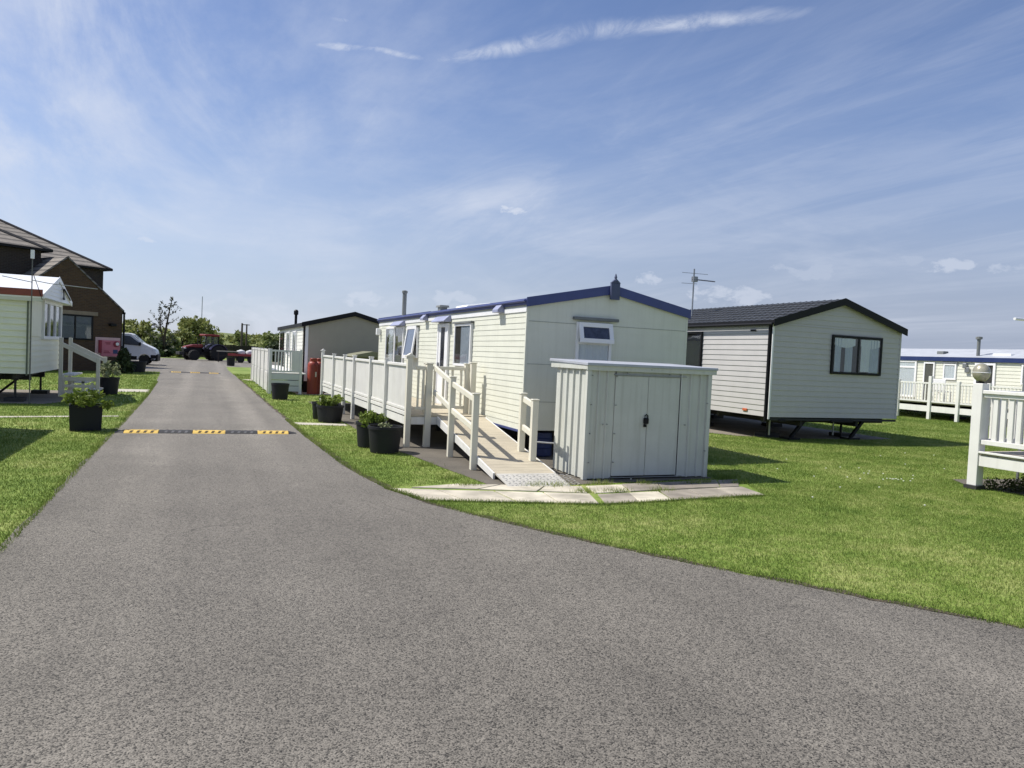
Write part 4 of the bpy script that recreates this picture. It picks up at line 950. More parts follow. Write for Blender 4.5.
MB().box(-.25,.25,-.25,.25,.40,.45).build('seat', WHITE_TRIM, pc, bevel=.02); MB().box(-.25,.25,.22,.26,.45,.9).build('backrest', WHITE_TRIM, pc, bevel=.02)
for x in (-.22,.22):
    for y in (-.22,.22): MB().box(x-.02,x+.02,y-.02,y+.02,0,.4).build('leg', WHITE_TRIM, pc)

# ================================================================== middle distance: deck, gas, planters
d2 = thing('wooden_deck', 'white deck with picket rail beside the taupe caravan', 'deck', (2.1, 26.7, 0))
MB().box(0,1.2,0,10.4,.70,.74).build('floor', DECK_WHITE, d2)
fa = MB()
for k, (za_, zb_) in enumerate(((.10,.28),(.30,.48),(.50,.70))): fa.box(.02,1.0,-.02,.0,za_,zb_); 
fa.build('step_board', mat('grey_white_plank', (.60,.62,.62), .5, .05), d2, bevel=.004)
sk = MB(); y = .6
while y < 10.3: sk.box(-.015,.0,y,y+.11,.04,.70); y += .14
sk.build('skirt_slats', DECK_WHITE, d2)
for y in (0,.62,2.6,4.6,6.6,8.6,10.4): MB().box(-.05,.05,y-.05,y+.05,.006,1.56).build('post', DECK_WHITE, d2, bevel=.006)
MB().box(.97,1.06,-.05,.05,.006,1.56).build('post', DECK_WHITE, d2)
MB().box(.05,.97,-.03,.03,1.47,1.53).build('top_rail', DECK_WHITE, d2); MB().box(.05,.97,-.04,.04,.76,.82).build('bottom_rail', DECK_WHITE, d2)
for k in range(6): x = .14+k*.1; MB().box(x,x+.045,-.02,.02,.821,1.469).build('baluster', DECK_WHITE, d2)
MB().box(.70,.97,-.024,.024,.823,1.467).build('side_panel', DECK_WHITE, d2)
MB().box(-.03,.03,.67,10.35,1.47,1.53).build('top_rail', DECK_WHITE, d2)
pn = MB(); y = .9
while y < 10.3: pn.box(-.012,.012,y,y+.095,.76,1.468); y += .105
pn.build('slat_panel', DECK_WHITE, d2)

def gas_bottle(label, x, y):
    o = MB().lathe([(.16,0),(.185,.02),(.19,.12),(.19,1.02),(.18,1.09),(.14,1.15),(.075,1.18)],(0,0,0),24).build('gas_bottle', GAS_RED, loc=(x,y,.006), smooth=True)
    tag(o, label, 'gas bottle', 'red gas bottles by the taupe caravan')
    MB().lathe([(.115,1.16),(.12,1.17),(.12,1.27),(.11,1.28)],(0,0,0),18).build('valve_guard', GAS_RED, o, smooth=True)
    MB().tube([(0,0,1.17),(0,0,1.24)],.03,8).box(-.05,.05,-.02,.02,1.24,1.26).build('valve', STEEL, o)
    MB().box(.05,.10,-.20,-.182,.62,.80).build('stencil_mark', mat('white_stencil', (.6,.5,.45), .6, .3, scale=25), o)
    MB().lathe([(.17,-.005),(.19,.0),(.19,.03),(.17,.04)],(0,0,0),18).build('foot_ring', GAS_RED, o)
gas_bottle('tall red gas bottle standing in front of the taupe caravan', 3.58, 27.0)
gas_bottle('red gas bottle half hidden behind the front red bottle', 3.84, 27.25)

def planter(label, x, y, r=.26, h=.42, leaf=None, leaf_r=.28, leaf_h=.2, n=500, size=.05, square=False, pale=False, top=1.12):
    root = thing('planter', label, 'planter', (x, y, .006), random.uniform(0,3), 'black planters along the road')
    if square:
        p = MB(); s0, s1 = r*.93, r
        p.add([(-s0,-s0,0),(s0,-s0,0),(s0,s0,0),(-s0,s0,0),(-s1,-s1,h),(s1,-s1,h),(s1,s1,h),(-s1,s1,h),(-s1+.03,-s1+.03,h),(s1-.03,-s1+.03,h),(s1-.03,s1-.03,h),(-s1+.03,s1-.03,h),
               (-s1+.04,-s1+.04,h-.06),(s1-.04,-s1+.04,h-.06),(s1-.04,s1-.04,h-.06),(-s1+.04,s1-.04,h-.06)],
              [(0,3,2,1)]+[(i,(i+1)%4,4+(i+1)%4,4+i) for i in range(4)]+[(4+i,4+(i+1)%4,8+(i+1)%4,8+i) for i in range(4)]+[(8+i,8+(i+1)%4,12+(i+1)%4,12+i) for i in range(4)])
        p.build('pot', POT, root, bevel=.008); MB().box(-r+.035,r-.035,-r+.035,r-.035,h-.09,h-.05).build('soil', SOIL, root)
        root.rotation_euler[2] = R(8)
    else:
        MB().lathe([(r*.80,0),(r*.84,.01),(r*.98,h-.05),(r*1.03,h-.045),(r*1.03,h),(r*.95,h),(r*.93,h-.06)],(0,0,0),28).build('pot', POT, root, smooth=True)
        MB().lathe([(r*.9,h-.08),(r*.92,h-.05),(r*.4,h-.03)],(0,0,0),20).build('soil', SOIL, root)
    if leaf:
        cs = [(rng.normal(0,leaf_r*.42), rng.normal(0,leaf_r*.42), h+rng.uniform(.0,leaf_h)) for _ in range(16)]
        leaf_object('foliage', leaf, clump_points(cs, [leaf_r*.38]*16, n//16, .8), size, root, droop=.3)
        st = MB()
        for c in cs: st.tube([(c[0]*.2,c[1]*.2,h-.05),(c[0]*.7,c[1]*.7,(h+c[2])/2),c],.006,5)
        st.build('stem', mat('green_stem', (.08,.11,.04), .7, .2), root)
    return root
planter('square black planter of leafy green plants on the left verge', -1.93, 15.05, .26, .45, LEAF_BRIGHT, .32, .20, 1300, .042, square=True)
planter('black planter of pale silvery plants beside the cream caravan steps', -2.60, 24.75, .29, .50, LEAF_PALE, .32, .42, 650, .055)
planter('black planter by the corner of the brick house', -3.25, 42.3, .52, .55)
planter('empty looking black planter in front of the white picket deck', 2.20, 23.95, .27, .50)
planter('wide black planter of low green plants below the deck rail', 2.64, 16.85, .30, .38, LEAF_BRIGHT, .26, .16, 420, .055)
planter('black planter heaped with bright green leaves behind the bare one', 2.66, 12.55, .25, .43, LEAF_BRIGHT, .25, .13, 900, .036)
planter('nearest black round planter with bare soil by the deck post', 2.75, 11.85, .275, .43, LEAF_PALE, .14, .03, 60, .03)
planter('small dark planter far up the road beside the trailer', 1.85, 60, .32, .62)
planter('slim dark pot half behind the wide green planter', 2.53, 17.55, .20, .40)
tr_ = thing('shrub', 'dark clipped shrub against the brick house below the pink board', 'shrub', (-3.6, 40.2, 0))
leaf_object('foliage', LEAF_DARK, clump_points([(0,0,.3),(0,0,.55),(0,.05,.8),(.0,0,1.0),(.25,0,.3),(-.3,0,.35)],[.4,.38,.32,.22,.3,.3],220), .09, tr_)
MB().tube([(0,0,0),(0,0,.8)],.05,6).build('stem', BARK, tr_)

# ---- speed bumps
def speed_bump(label, x0, x1, y, rz=0, n=7):
    ln = x1-x0; root = thing('speed_bump', label, 'speed bump', (x0, y, .004), rz, 'yellow and black speed bumps')
    cap = ln*.047; seg = (ln-2*cap)/5
    prof = [(-.17,0),(-.13,.022),(-.06,.042),(.06,.042),(.13,.022),(.17,0)]
    def seg_mesh(a, b, m, name='segment'):
        so = MB().prism(prof, a+.004, b-.004, 'x').build(name, m, root, bevel=.004)
        return so
    ce = MB(); 
    for a, b, s in ((0,cap,-1),(ln-cap,ln,1)):
        q = MB(); xs = (a, b) if s > 0 else (b, a)
        q.add([(xs[0],p[0],p[1]) for p in prof]+[(xs[1],p[0]*.45,p[1]*.25) for p in prof], [tuple(range(6)),tuple(range(6,12))]+[(i,(i+1)%6,6+(i+1)%6,6+i) for i in range(6)])
        q.build('end_cap', RUBBER_BLACK, root)
    for k in range(5):
        a = cap+k*seg; yl = k % 2 == 0
        so = seg_mesh(a, a+seg, RUBBER_YELLOW if yl else RUBBER_BLACK)
        st = MB()
        for j in range(4):
            x = a+seg*(.16+j*.20)
            for s in (-1,1): 
                st.add([(x,s*.150,.0125),(x+.045,s*.150,.0125),(x+.065,s*.075,.0400),(x+.02,s*.075,.0400),(x,s*.150,.016),(x+.045,s*.150,.016),(x+.065,s*.075,.0435),(x+.02,s*.075,.0435)],
                    [(0,3,2,1),(4,5,6,7),(0,1,5,4),(1,2,6,5),(2,3,7,6),(3,0,4,7)])
        st.build('grip_mark', mat('dark_brown_rubber', (.07,.05,.025), .8, .2) if yl else mat('dusty_grey_rubber', (.11,.11,.115), .8, .3), so)
        bo = MB()
        for bx in (.1,.9): bo.lathe([(.022,.041),(.022,.0445)],(a+seg*bx,0,0),8)
        bo.build('bolt', DARK_STEEL, so)
    return root
speed_bump('yellow and black rubber speed bump nearest on the road', -1.42, 1.66, 14.68, R(-2))
speed_bump('yellow and black rubber speed bump far up the road', -1.75, .85, 43.6, 0)

# ---- steps at the left caravan
stp = thing('entrance_steps', 'cream wooden steps with handrail at the cream caravan end', 'steps', (-3.62, 23.4, 0))
for k, z in enumerate((.62,.42,.21)): MB().box(.0+k*.30,.30+k*.30+.02,0,1.5,z-.04,z).build('tread', DECK_WHITE, stp)
s1 = MB()
for z0_, z1_ in ((.08,.18),(.26,.34),(.44,.55)): s1.box(0,.92,-.03,0,z0_,z1_)
s1.build('side_board', POST_CREAM, stp, bevel=.004)
for x in (.02,.25,.5,.72): MB().box(x,x+.07,.0,.05,.006,.58-x*.25).build('strut', POST_CREAM, stp)
for x, y, zt in ((0,-.04,1.62),(.9,-.04,1.10),(0,1.5,1.62),(.9,1.5,1.10)): MB().box(x-.045,x+.045,y-.045,y+.045,.006,zt).build('post', POST_CREAM, stp, bevel=.008)
for y in (-.04,1.5): MB().bar((0,y,1.45),(.9,y,1.0),.06,.11).build('handrail', POST_CREAM, stp, bevel=.008)

# ================================================================== brick house
hs = thing('brick_house', 'brown brick house with tiled hipped roofs at the left', 'house', (-6.19, 41.03, 0), math.atan2(.564,.825))
hw = 2.74
MB().prism([(-hw,0),(hw,0),(hw,3.08),(0,5.42),(-hw,3.08)], 0, 8).build('wall', BRICK, hs)
def slab_roof(poly_list, t, name, m):
    mb = MB()
    for q in poly_list:
        k = len(q); mb.add([(p[0],p[1],p[2]) for p in q]+[(p[0],p[1],p[2]+t) for p in q], [tuple(range(k))[::-1], tuple(range(k,2*k))]+[(i,(i+1)%k,k+(i+1)%k,k+i) for i in range(k)])
    return mb.build(name, m, hs)
sg = (5.42-3.08)/hw
slab_roof([[(-hw-.3,-.06,3.08-.3*sg),(0,-.06,5.42),(0,9,5.42),(-hw-.3,9,3.08-.3*sg)],[(hw+.06,-.06,3.08-.06*sg),(0,-.06,5.42),(0,9,5.42),(hw+.06,9,3.08-.06*sg)]], .09, 'roof', TILE)
MB().bar((hw+.10,-.02,2.98),(hw+.10,7,2.98),.1,.1).tube([(hw+.07,-.03,0),(hw+.07,-.03,2.95)],.05,8).build('gutter', BLACK, hs)
# two-storey wings
MB().box(-11,-.35,1.8,10,0,5.75).box(-.34,5.9,7.9,15,0,5.75).build('wall', BRICK_SHADED, hs)
def hip(x0, x1, y0, y1, z, pitch, name):
    d = (x1-x0)/2 if (x1-x0) < (y1-y0) else (y1-y0)/2; h = z+d*math.tan(R(pitch))
    if (x1-x0) < (y1-y0): r0, r1 = ((x0+x1)/2, y0+d, h), ((x0+x1)/2, y1-d, h)
    else: r0, r1 = (x0+d, (y0+y1)/2, h), (x1-d, (y0+y1)/2, h)
    c = [(x0,y0,z),(x1,y0,z),(x1,y1,z),(x0,y1,z)]
    mb = MB()
    if (x1-x0) < (y1-y0): fs = [(0,1,4),(1,2,5,4),(2,3,5),(3,0,4,5)]
    else: fs = [(0,1,5,4),(1,2,5),(2,3,4,5),(3,0,4)]
    mb.add(c+[r0,r1], fs+[(3,2,1,0)]); ro = mb.build(name, TILE, hs)
    rd_ = MB(); e = lambda a, b: rd_.tube([a, b], .10, 6)
    for a in c:
        b_ = r0 if math.dist(a, r0) < math.dist(a, r1) else r1; e(a, b_)
    e(r0, r1); rd_.build('ridge_tile', mat('dark_ridge_tile', (.05,.048,.05), .8, .2), ro)
    g = MB()
    for i in range(4): g.bar(c[i], c[(i+1)%4], .12, .12)
    g.build('gutter', BLACK, ro)
hip(-11.4, .0, 1.5, 10.3, 5.8, 27, 'roof')
hip(-8, 6.25, 7.6, 17.5, 5.8, 30, 'roof')
Fh = face_map('end')
hwn = window(hs, Fh, -.75, 1.27, 1.52, 2.74, BLACK, fw=.08, mull=(.42,), room=mat('grey_blind', (.20,.21,.24), .6, .15), d=.05)
MB(Fh).box(-.95,1.5,-.01,.03,2.745,2.93).build('lintel', STONE, hs)
MB(Fh).box(2.05,2.35,0,.22,2.28,2.42).build('flood_lamp', BLACK, hs, bevel=.02)
# fire board on its wall
fbp = thing('notice_board', 'pale pink safety board with red panel on the brick wall', 'notice board', (-6.19, 41.03, 0), math.atan2(.564,.825))
MB(Fh).box(1.40,2.64,.004,.04,.72,1.70).build('backboard', PINK_PALE, fbp, bevel=.006)
MB(Fh).box(1.66,2.60,.042,.10,.76,1.56).build('panel', PINK, fbp, bevel=.006)
MB(Fh).box(1.54,1.655,.042,.16,.92,1.56).build('side_door', SIGN_RED, fbp)
tx = MB(Fh)
for z, ua, ub in ((1.42,1.85,2.12),(1.36,1.9,2.1),(1.0,1.8,2.05),(.92,1.78,2.1)): tx.box(ua,ub,.101,.106,z,z+.035)
tx.build('lettering', SIGN_RED, fbp)
MB(lambda u,v,z: (u,-v,z)).tube([(2.40,.10,1.38),(2.40,.16,1.38)],.14,16).build('bell', SIGN_RED, fbp)
MB(lambda u,v,z: (u,-v,z)).tube([(2.43,.161,1.39),(2.43,.175,1.39)],.085,14).build('dial', WHITE_TRIM, fbp)
MB(Fh).box(2.25,2.48,.101,.112,.90,1.10).build('notice', SIGN_BLUE, fbp)

# ================================================================== van (side on, nose to the right)
van = thing('van', 'white panel van with its nose out past the brick house', 'van', (-2.9, 55.8, .004), R(-2))
pf = [(-5.0,.35),(-5.0,1.9),(-4.9,2.04),(-1.75,2.08),(-1.55,2.03),(-.86,1.42),(-.30,1.16),(-.10,1.0),(-.02,.75),(-.03,.42),(-.12,.30),(-.36,.28)]
wc = [-.78, -3.9]
def arch(cx): return [(cx+.37*math.cos(t), .33+.37*math.sin(t)) for t in [math.pi*k/8 for k in range(9)]]
poly = pf+arch(wc[0])[:]+[(-1.3,.28),(-3.4,.28)]+arch(wc[1])+[(-4.5,.30)]
vb = MB()
secs = [(0,.96),(1,0)]
n_ = len(poly)
ym = [(-.93,0.96),(-.95,1.0),(.95,1.0),(.93,.96)]
vs = []; 
for yy in (-.95,.95): vs += [(x, yy*(1 if z < 1.1 else 1-.16*(z-1.1)), z) for x, z in poly]
vb.add(vs, [tuple(range(n_)), tuple(range(n_,2*n_))]+[(i,(i+1)%n_,n_+(i+1)%n_,n_+i) for i in range(n_)])
vb.build('body', VAN_WHITE, van, bevel=.05, smooth=True)
sidey = lambda z: -.957*(1-.16*max(0,z-1.1))
def sidepatch(pts, name, m, th=.012):
    MB().add([(x, sidey(z)-th, z) for x, z in pts]+[(x, sidey(z)+.02, z) for x, z in pts], [tuple(range(len(pts))),tuple(range(len(pts),2*len(pts)))]+[(i,(i+1)%len(pts),len(pts)+(i+1)%len(pts),len(pts)+i) for i in range(len(pts))]).build(name, m, van)
DG = mat('dark_vehicle_glass', (.02,.022,.028), .1, .2, spec=.6)
sidepatch([(-2.02,1.32),(-2.02,1.90),(-1.66,1.88),(-1.02,1.40),(-1.06,1.26)], 'side_window', DG)
MB().add([(-1.50,-.80,1.995),(-.90,-.86,1.455),(-.90,.86,1.455),(-1.50,.80,1.995),(-1.53,-.80,1.95),(-.93,-.86,1.42),(-.93,.86,1.42),(-1.53,.80,1.95)],[(0,1,2,3),(4,7,6,5),(0,4,5,1),(1,5,6,2),(2,6,7,3),(3,7,4,0)]).build('windscreen', DG, van)
sidepatch([(-2.15,1.02),(-2.15,1.20),(-1.98,1.20),(-1.98,1.02)], 'door_handle', BLACK, .03)
sidepatch([(-4.3,.34),(-4.3,.62),(-1.22,.56),(-1.22,.34)], 'sill_trim', BLACK, .014)
sidepatch([(-2.09,.66),(-2.09,1.98),(-2.075,1.98),(-2.075,.66)], 'door_seam', mat('seam_shadow_gap', (.08,.08,.09), .6, .1))
MB().box(-.46,.04,-.95,.95,.26,.74).build('bumper', BLACK, van, bevel=.06)
MB().add([(-.30,-.955,.95),(-.05,-.90,.90),(-.10,-.90,1.06),(-.34,-.94,1.14),(-.30,-.80,.95),(-.02,-.78,.90),(-.08,-.78,1.06),(-.34,-.80,1.16)],[(0,1,2,3),(4,7,6,5),(0,4,5,1),(1,5,6,2),(2,6,7,3),(3,7,4,0)]).build('headlight', mat('clear_lamp_lens', (.6,.62,.65), .1, .1, spec=.7), van)
MB().box(-1.12,-.98,-1.17,-.95,1.28,1.50).build('mirror', BLACK, van, bevel=.03)
for cx in wc:
    for s in (-1,1):
        wo = MB().lathe([(.2,-.1),(.30,-.1),(.325,-.06),(.325,.06),(.30,.1),(.2,.1)],(0,0,0),24).build('wheel', TYRE, van, (cx, s*.85, .325), smooth=True); wo.rotation_euler = (R(90),0,0)
        MB().lathe([(.03,-.085*-1),(.09,.09),(.19,.075),(.2,.02),(.2,-.02)],(0,0,0),18).build('rim', mat('grey_wheel_cover', (.22,.22,.23), .4, .2, metal=.4), wo, smooth=True)

# ================================================================== tractor (nose to the left)
trc = thing('tractor', 'red tractor with glazed cab parked at the end of the road', 'tractor', (-.15, 76.0, .004), R(200)); trc.scale = (1.16,1.16,1.13)
# local x points to the nose
k_ = .98
def wheel(root, x, y, r, w_, rim_m):
    wo = MB().lathe([(r*.55,-w_/2),(r*.92,-w_/2),(r,-w_*.3),(r,w_*.3),(r*.92,w_/2),(r*.55,w_/2)],(0,0,0),26).build('wheel', TYRE, root, (x,y,r), smooth=True); wo.rotation_euler = (R(90),0,0)
    lg = MB()
    for i in range(18):
        t = 2*math.pi*i/18
        for s in (-1,1): lg.bar((r*1.0*math.cos(t), r*1.0*math.sin(t), s*w_*.45), (r*1.015*math.cos(t+.16), r*1.015*math.sin(t+.16), 0), .05, .05)
    lg.build('tread', TYRE, wo)
    MB().lathe([(.06,-w_*.3),(r*.5,-w_*.28),(r*.56,-w_*.42),(r*.56,w_*.42),(r*.5,w_*.28),(.06,w_*.3)],(0,0,0),20).build('rim', rim_m, wo, smooth=True)
RIM = mat('grey_tractor_rim', (.10,.10,.11), .5, .2)
for s in (-1,1): wheel(trc, -.95, s*.72, .66, .42, RIM); wheel(trc, .95, s*.68, .42, .30, RIM)
MB().prism([(.15,1.06),(.15,1.32),(.9,1.28),(1.5,1.12),(1.57,.98),(1.0,1.06)],-.33,.33).build('hood', TRACTOR_RED, trc, bevel=.04, smooth=True)
MB().prism([(.18,.55),(.18,1.055),(1.0,1.055),(1.53,.975),(1.52,.62)],-.30,.30).build('engine_side', BLACK, trc, bevel=.03)
MB().prism([(1.50,.70),(1.555,1.02),(1.62,.98),(1.61,.70)],-.27,.27).build('grille', BLACK, trc, bevel=.01)
for s in (-1,1): MB().box(1.45,1.60,s*.3-.06,s*.3+.06,.92,1.04).build('headlight', mat('clear_lamp_lens', (.6,.62,.65), .1, .1), trc, bevel=.02)
MB().box(-1.2,1.3,-.22,.22,.42,.72).build('gearbox', DARK_STEEL, trc, bevel=.03)
MB().box(.7,1.15,-.6,.6,.34,.48).build('axle', DARK_STEEL, trc, bevel=.02)
cb = MB()
for x, xt in ((.10,-.02),(-1.05,-1.0)):
    for s in (-1,1): cb.bar((x,s*.58,.95),(xt,s*.54,2.02),.06,.06)
for s in (-1,1): cb.bar((-.5,s*.60,.9),(-.48,s*.56,2.02),.05,.05); cb.bar((.1,s*.58,.95),(-1.05,s*.58,.95),.06,.08)
cb.box(-1.05,.1,-.6,.6,.72,.93)
cb.build('cab_frame', BLACK, trc)
for s in (-1,1): MB().add([(.07,s*.575,1.0),(-.02,s*.545,2.0),(-.99,s*.545,2.0),(-1.02,s*.575,1.0)],[(0,1,2,3)]).build('side_glass', GLASS, trc)
MB().add([(.08,-.55,1.0),(.08,.55,1.0),(-.02,.52,2.0),(-.02,-.52,2.0)],[(0,1,2,3)]).build('windscreen', GLASS, trc); MB().add([(-1.03,-.55,1.0),(-1.03,.55,1.0),(-1.0,.52,2.0),(-1.0,-.52,2.0)],[(0,1,2,3)]).build('rear_glass', GLASS, trc)
MB().box(-1.12,.12,-.64,.64,2.02,2.20).build('cab_roof', TRACTOR_RED, trc, bevel=.07, smooth=True)
MB().box(-.75,-.35,-.22,.22,.95,1.05).box(-.82,-.72,-.22,.22,1.05,1.6).build('seat', BLACK, trc, bevel=.03)
MB().tube([(.02,0,1.05),(-.15,0,1.3)],.02,6).lathe([(.17,1.3),(.19,1.32),(.17,1.34)],(-.17,0,0),16).build('steering_wheel', BLACK, trc)
for s in (-1,1):
    arcp = [(-.95+.74*math.cos(t), .66+.74*math.sin(t)) for t in [math.pi*(.12+.76*i/10) for i in range(11)]]; inn = [(-.95+.69*math.cos(t), .66+.69*math.sin(t)) for t in [math.pi*(.12+.76*i/10) for i in range(11)]][::-1]
    MB().prism(arcp+inn, s*.72-.24, s*.72+.24).build('fender', TRACTOR_PURPLE, trc)
MB().tube([(.55,.28,1.25),(.55,.28,1.95)],.035,8).build('exhaust', DARK_STEEL, trc)
MB().box(1.6,2.0,-.45,.45,.42,.66).box(1.55,2.05,-.02,.02,.40,.5).build('front_weight', DARK_STEEL, trc, bevel=.03)
MB().bar((-1.3,-.3,.55),(-2.0,-.3,.5),.06,.08).bar((-1.3,.3,.55),(-2.0,.3,.5),.06,.08).build('linkage', DARK_STEEL, trc)

# trailer and sacks behind it
tl = thing('flatbed_trailer', 'low red framed trailer beside the tractor rear wheel', 'trailer', (3.55, 72.0, .004), R(178))
MB().box(-1.7,1.6,-.8,.8,.62,.72).box(-1.7,1.6,-.84,-.8,.60,.80).box(-1.7,1.6,.8,.84,.60,.80).build('bed', mat('dull_red_paint', (.30,.05,.05), .6, .2), tl, bevel=.01)
MB().bar((1.6,0,.6),(2.6,0,.5),.1,.1).build('drawbar', DARK_STEEL, tl)
MB().box(-1.7,-1.64,-.8,.8,.721,1.25).build('headboard', mat('dull_red_paint', (.30,.05,.05), .6, .2), tl, bevel=.01)
for x in (-.4,.5):
    for s in (-1,1): wheel(tl, x, s*.7, .30, .2, RIM)
for i, (x, lb_) in enumerate(((3.05,'white woven sack on the red trailer nearer the tractor'),(3.85,'white woven sack on the far end of the red trailer'))):
    b = MB().lathe([(.30,0),(.38,.08),(.40,.22),(.34,.36),(.16,.42),(.08,.47)],(0,0,0),14).build('sack', SACK, loc=(x,71.8,.726), smooth=True); tag(b, lb_, 'sack', 'sacks on the trailer')
pb = thing('workbench', 'rough plank bench between the tractor and the trailer', 'bench', (1.9, 71.5, .004))
MB().box(-.9,.9,-.3,.3,.95,1.02).build('top', PLANK, pb)
for x in (-.75,.75):
    for y in (-.2,.2): MB().box(x-.04,x+.04,y-.04,y+.04,0,.95).build('leg', FENCE_WOOD, pb)

# ================================================================== far boundary: fence, bank, poles, trees
fnc = thing('board_fence', 'long dark board fence behind the tractor', 'fence', (-12, 90.0, 0))
pp = MB(); x = 0
while x < 34:
    pp.box(x, x+.145, -.02, .02, .04, 1.55+.04*math.sin(x*3.1)); x += .152
pp.build('boards', FENCE_WOOD, fnc)
for k in range(14): MB().box(k*2.5,k*2.5+.1,.02,.12,0,1.6).build('post', FENCE_WOOD, fnc)
MB().box(0,34,.02,.06,.4,.5).box(0,34,.02,.06,1.2,1.3).build('rail', FENCE_WOOD, fnc)

# grassy bank
def bank():
    bm = bmesh.new(); nx, ny = 70, 12; V = {}
    for i in range(nx+1):
        for j in range(ny+1):
            x = -80+i*(220/nx); t = j/ny; y = 97+t*30
            prof = math.sin(math.pi*min(1, t*1.25)*.5)**1.2 if t < .8 else 1-.5*((t-.8)/.2)
            h = (3.1+.35*math.sin(x*.16)+.22*math.sin(x*.53+1))*prof*(1 if x < 30 else max(.15, 1-(x-30)/40))
            V[i,j] = bm.verts.new((x, y, h-.02))
    for i in range(nx):
        for j in range(ny): bm.faces.new((V[i,j],V[i+1,j],V[i+1,j+1],V[i,j+1]))
    me = bpy.data.meshes.new('hill'); bm.to_mesh(me); bm.free(); me.shade_smooth()
    m = mat('rough_bank_grass', (.10,.145,.04), .9, .45, scale=.35, fine=4, bump=.12, bscale=2.0, c2=(.15,.17,.055)); me.materials.append(m)
    o = bpy.data.objects.new('hill', me); col.objects.link(o); o['kind'] = 'structure'
bank()
sc = clump_points([(x_, y_, max(.2,(y_-97)*.19+rng.uniform(-.2,.3))) for x_, y_ in [(rng.uniform(-14,26), rng.uniform(98,114)) for _ in range(260)]], [rng.uniform(.4,.8) for _ in range(260)], 30, .55)
tag(leaf_object('bank_scrub', LEAF_YELLOW, sc, .28), 'rough scrub and long grass over the bank beyond the fence', 'scrub', kind='stuff')

def bush(name, label, cat, x, y, w, h, leaf, n=1600, size=.24, seed=0, base=.0, group=None, spread=1.0, trunk=.18):
    r = np.random.default_rng(seed); root = thing(name, label, cat, (x, y, 0), 0, group)
    K = 26; cs = []; rs = []
    for i in range(K):
        a_ = r.uniform(0, 2*math.pi); q = math.sqrt(r.uniform(0,1)); z = r.uniform(base+.15, .95)
        rad = w/2*q*(1-.55*max(0,(z-.35)/.65)**1.6)*.9
        cs.append((rad*math.cos(a_), rad*math.sin(a_)*spread, z*h)); rs.append(w*r.uniform(.12,.2))
    leaf_object('crown', leaf, clump_points(cs, rs, n//K, .85), size, root)
    t = MB(); t.tube([(0,0,0),(.05*w,0,h*.35),(0,.03*w,h*.7)],[trunk,trunk*.7,trunk*.3],8)
    for c_ in cs[:8]: t.tube([(0.02*w,0,h*.25),(c_[0]*.5,c_[1]*.5,c_[2]*.7),c_],[trunk*.45,trunk*.3,trunk*.12],6)
    t.build('trunk', BARK, root); return root
G_ = 'trees and bushes beyond the end of the road'
bush('tree', 'rounded dense green tree behind the tractor', 'tree', -.9, 96, 5.2, 4.9, LEAF_YELLOW, 3600, .22, 3, group=G_)
bush('bush', 'yellow green bush behind the nose of the white van', 'bush', -6.6, 88, 4.6, 3.5, LEAF_YELLOW, 2400, .22, 4, group=G_)
bush('bush', 'dark bush against the fence at the foot of the sparse conifer', 'bush', -3.9, 86.5, 3.2, 2.4, LEAF_MID, 1900, .2, 5, group=G_)
bush('bush', 'olive bush between the sparse conifer and the rounded tree', 'bush', -2.4, 88.4, 2.8, 3.0, LEAF_YELLOW, 1400, .2, 6, group=G_)
bush('bush', 'broad pale bush half hidden by the brick house corner', 'bush', -10.5, 92, 6, 4.0, LEAF_YELLOW, 2000, .26, 7, group=G_)
bush('bush', 'dense dark green bush beside the taupe caravan far end', 'bush', 7.3, 87, 4.2, 3.0, LEAF_MID, 2000, .22, 8, group=G_)
bush('bush', 'dark low bush in front of the fence right of the trailer', 'bush', 7.0, 82, 3.4, 1.9, LEAF_DARK, 1400, .2, 9, group=G_)
bush('bush', 'shadowy low bush on the fence between van and tractor', 'bush', -4.2, 84.5, 3.2, 1.6, LEAF_DARK, 1100, .2, 11, group=G_)
bush('bush', 'small dark bush near the foot of the two poles', 'bush', 4.2, 101, 2.6, 3.2, LEAF_MID, 800, .22, 12, group=G_)

# sparse wind-bent conifer
cf = thing('conifer_tree', 'sparse ragged conifer with bare upswept branches', 'tree', (-3.9, 84.0, 0), 0, G_)
t = MB(); t.tube([(0,0,0),(.05,0,2.2),(.35,0,4.3),(.62,0,6.0)],[.16,.12,.07,.02],8); t.tube([(0,0,1.4),(-.35,0,3.0),(-.42,0,4.6)],[.09,.06,.02],6)
npts = []
def twig(p, q, n_=30, r_=.09):
    p = np.array(p); q = np.array(q); m_ = (p+q)/2+np.array([0,0,-.12]); t.tube([tuple(p),tuple(m_),tuple(q)],[.035,.022,.008],5)
    tt = rng.random(n_); npts.append(p+(q-p)*tt[:,None]+rng.normal(0,r_,(n_,3)))
for p, q in [((.1,0,2.4),(-1.5,.2,3.9)),((.1,0,2.8),(-1.4,-.1,4.7)),((.2,0,3.4),(1.3,.2,4.2)),((.3,0,4.0),(-.6,.1,5.3)),((.35,0,4.3),(1.35,0,5.2)),((.45,0,4.9),(-.35,.1,5.7)),((.5,0,5.2),(1.1,0,5.7)),
             ((.0,0,1.7),(-1.9,.1,2.6)),((.1,0,1.8),(1.4,0,2.9)),((-.3,0,3.0),(-1.2,0,3.3)),((-.35,0,3.5),(.3,.2,4.4)),((.0,0,1.2),(-1.3,.2,1.7)),((.0,0,1.2),(1.2,.2,1.9)),((-.4,0,4.0),(-.42,0,4.8)),((.5,0,5.4),(.68,0,6.2))]:
    twig(p, q)
t.build('trunk', BARK, cf); leaf_object('crown', NEEDLE, np.concatenate(npts), .11, cf, elong=2.6)

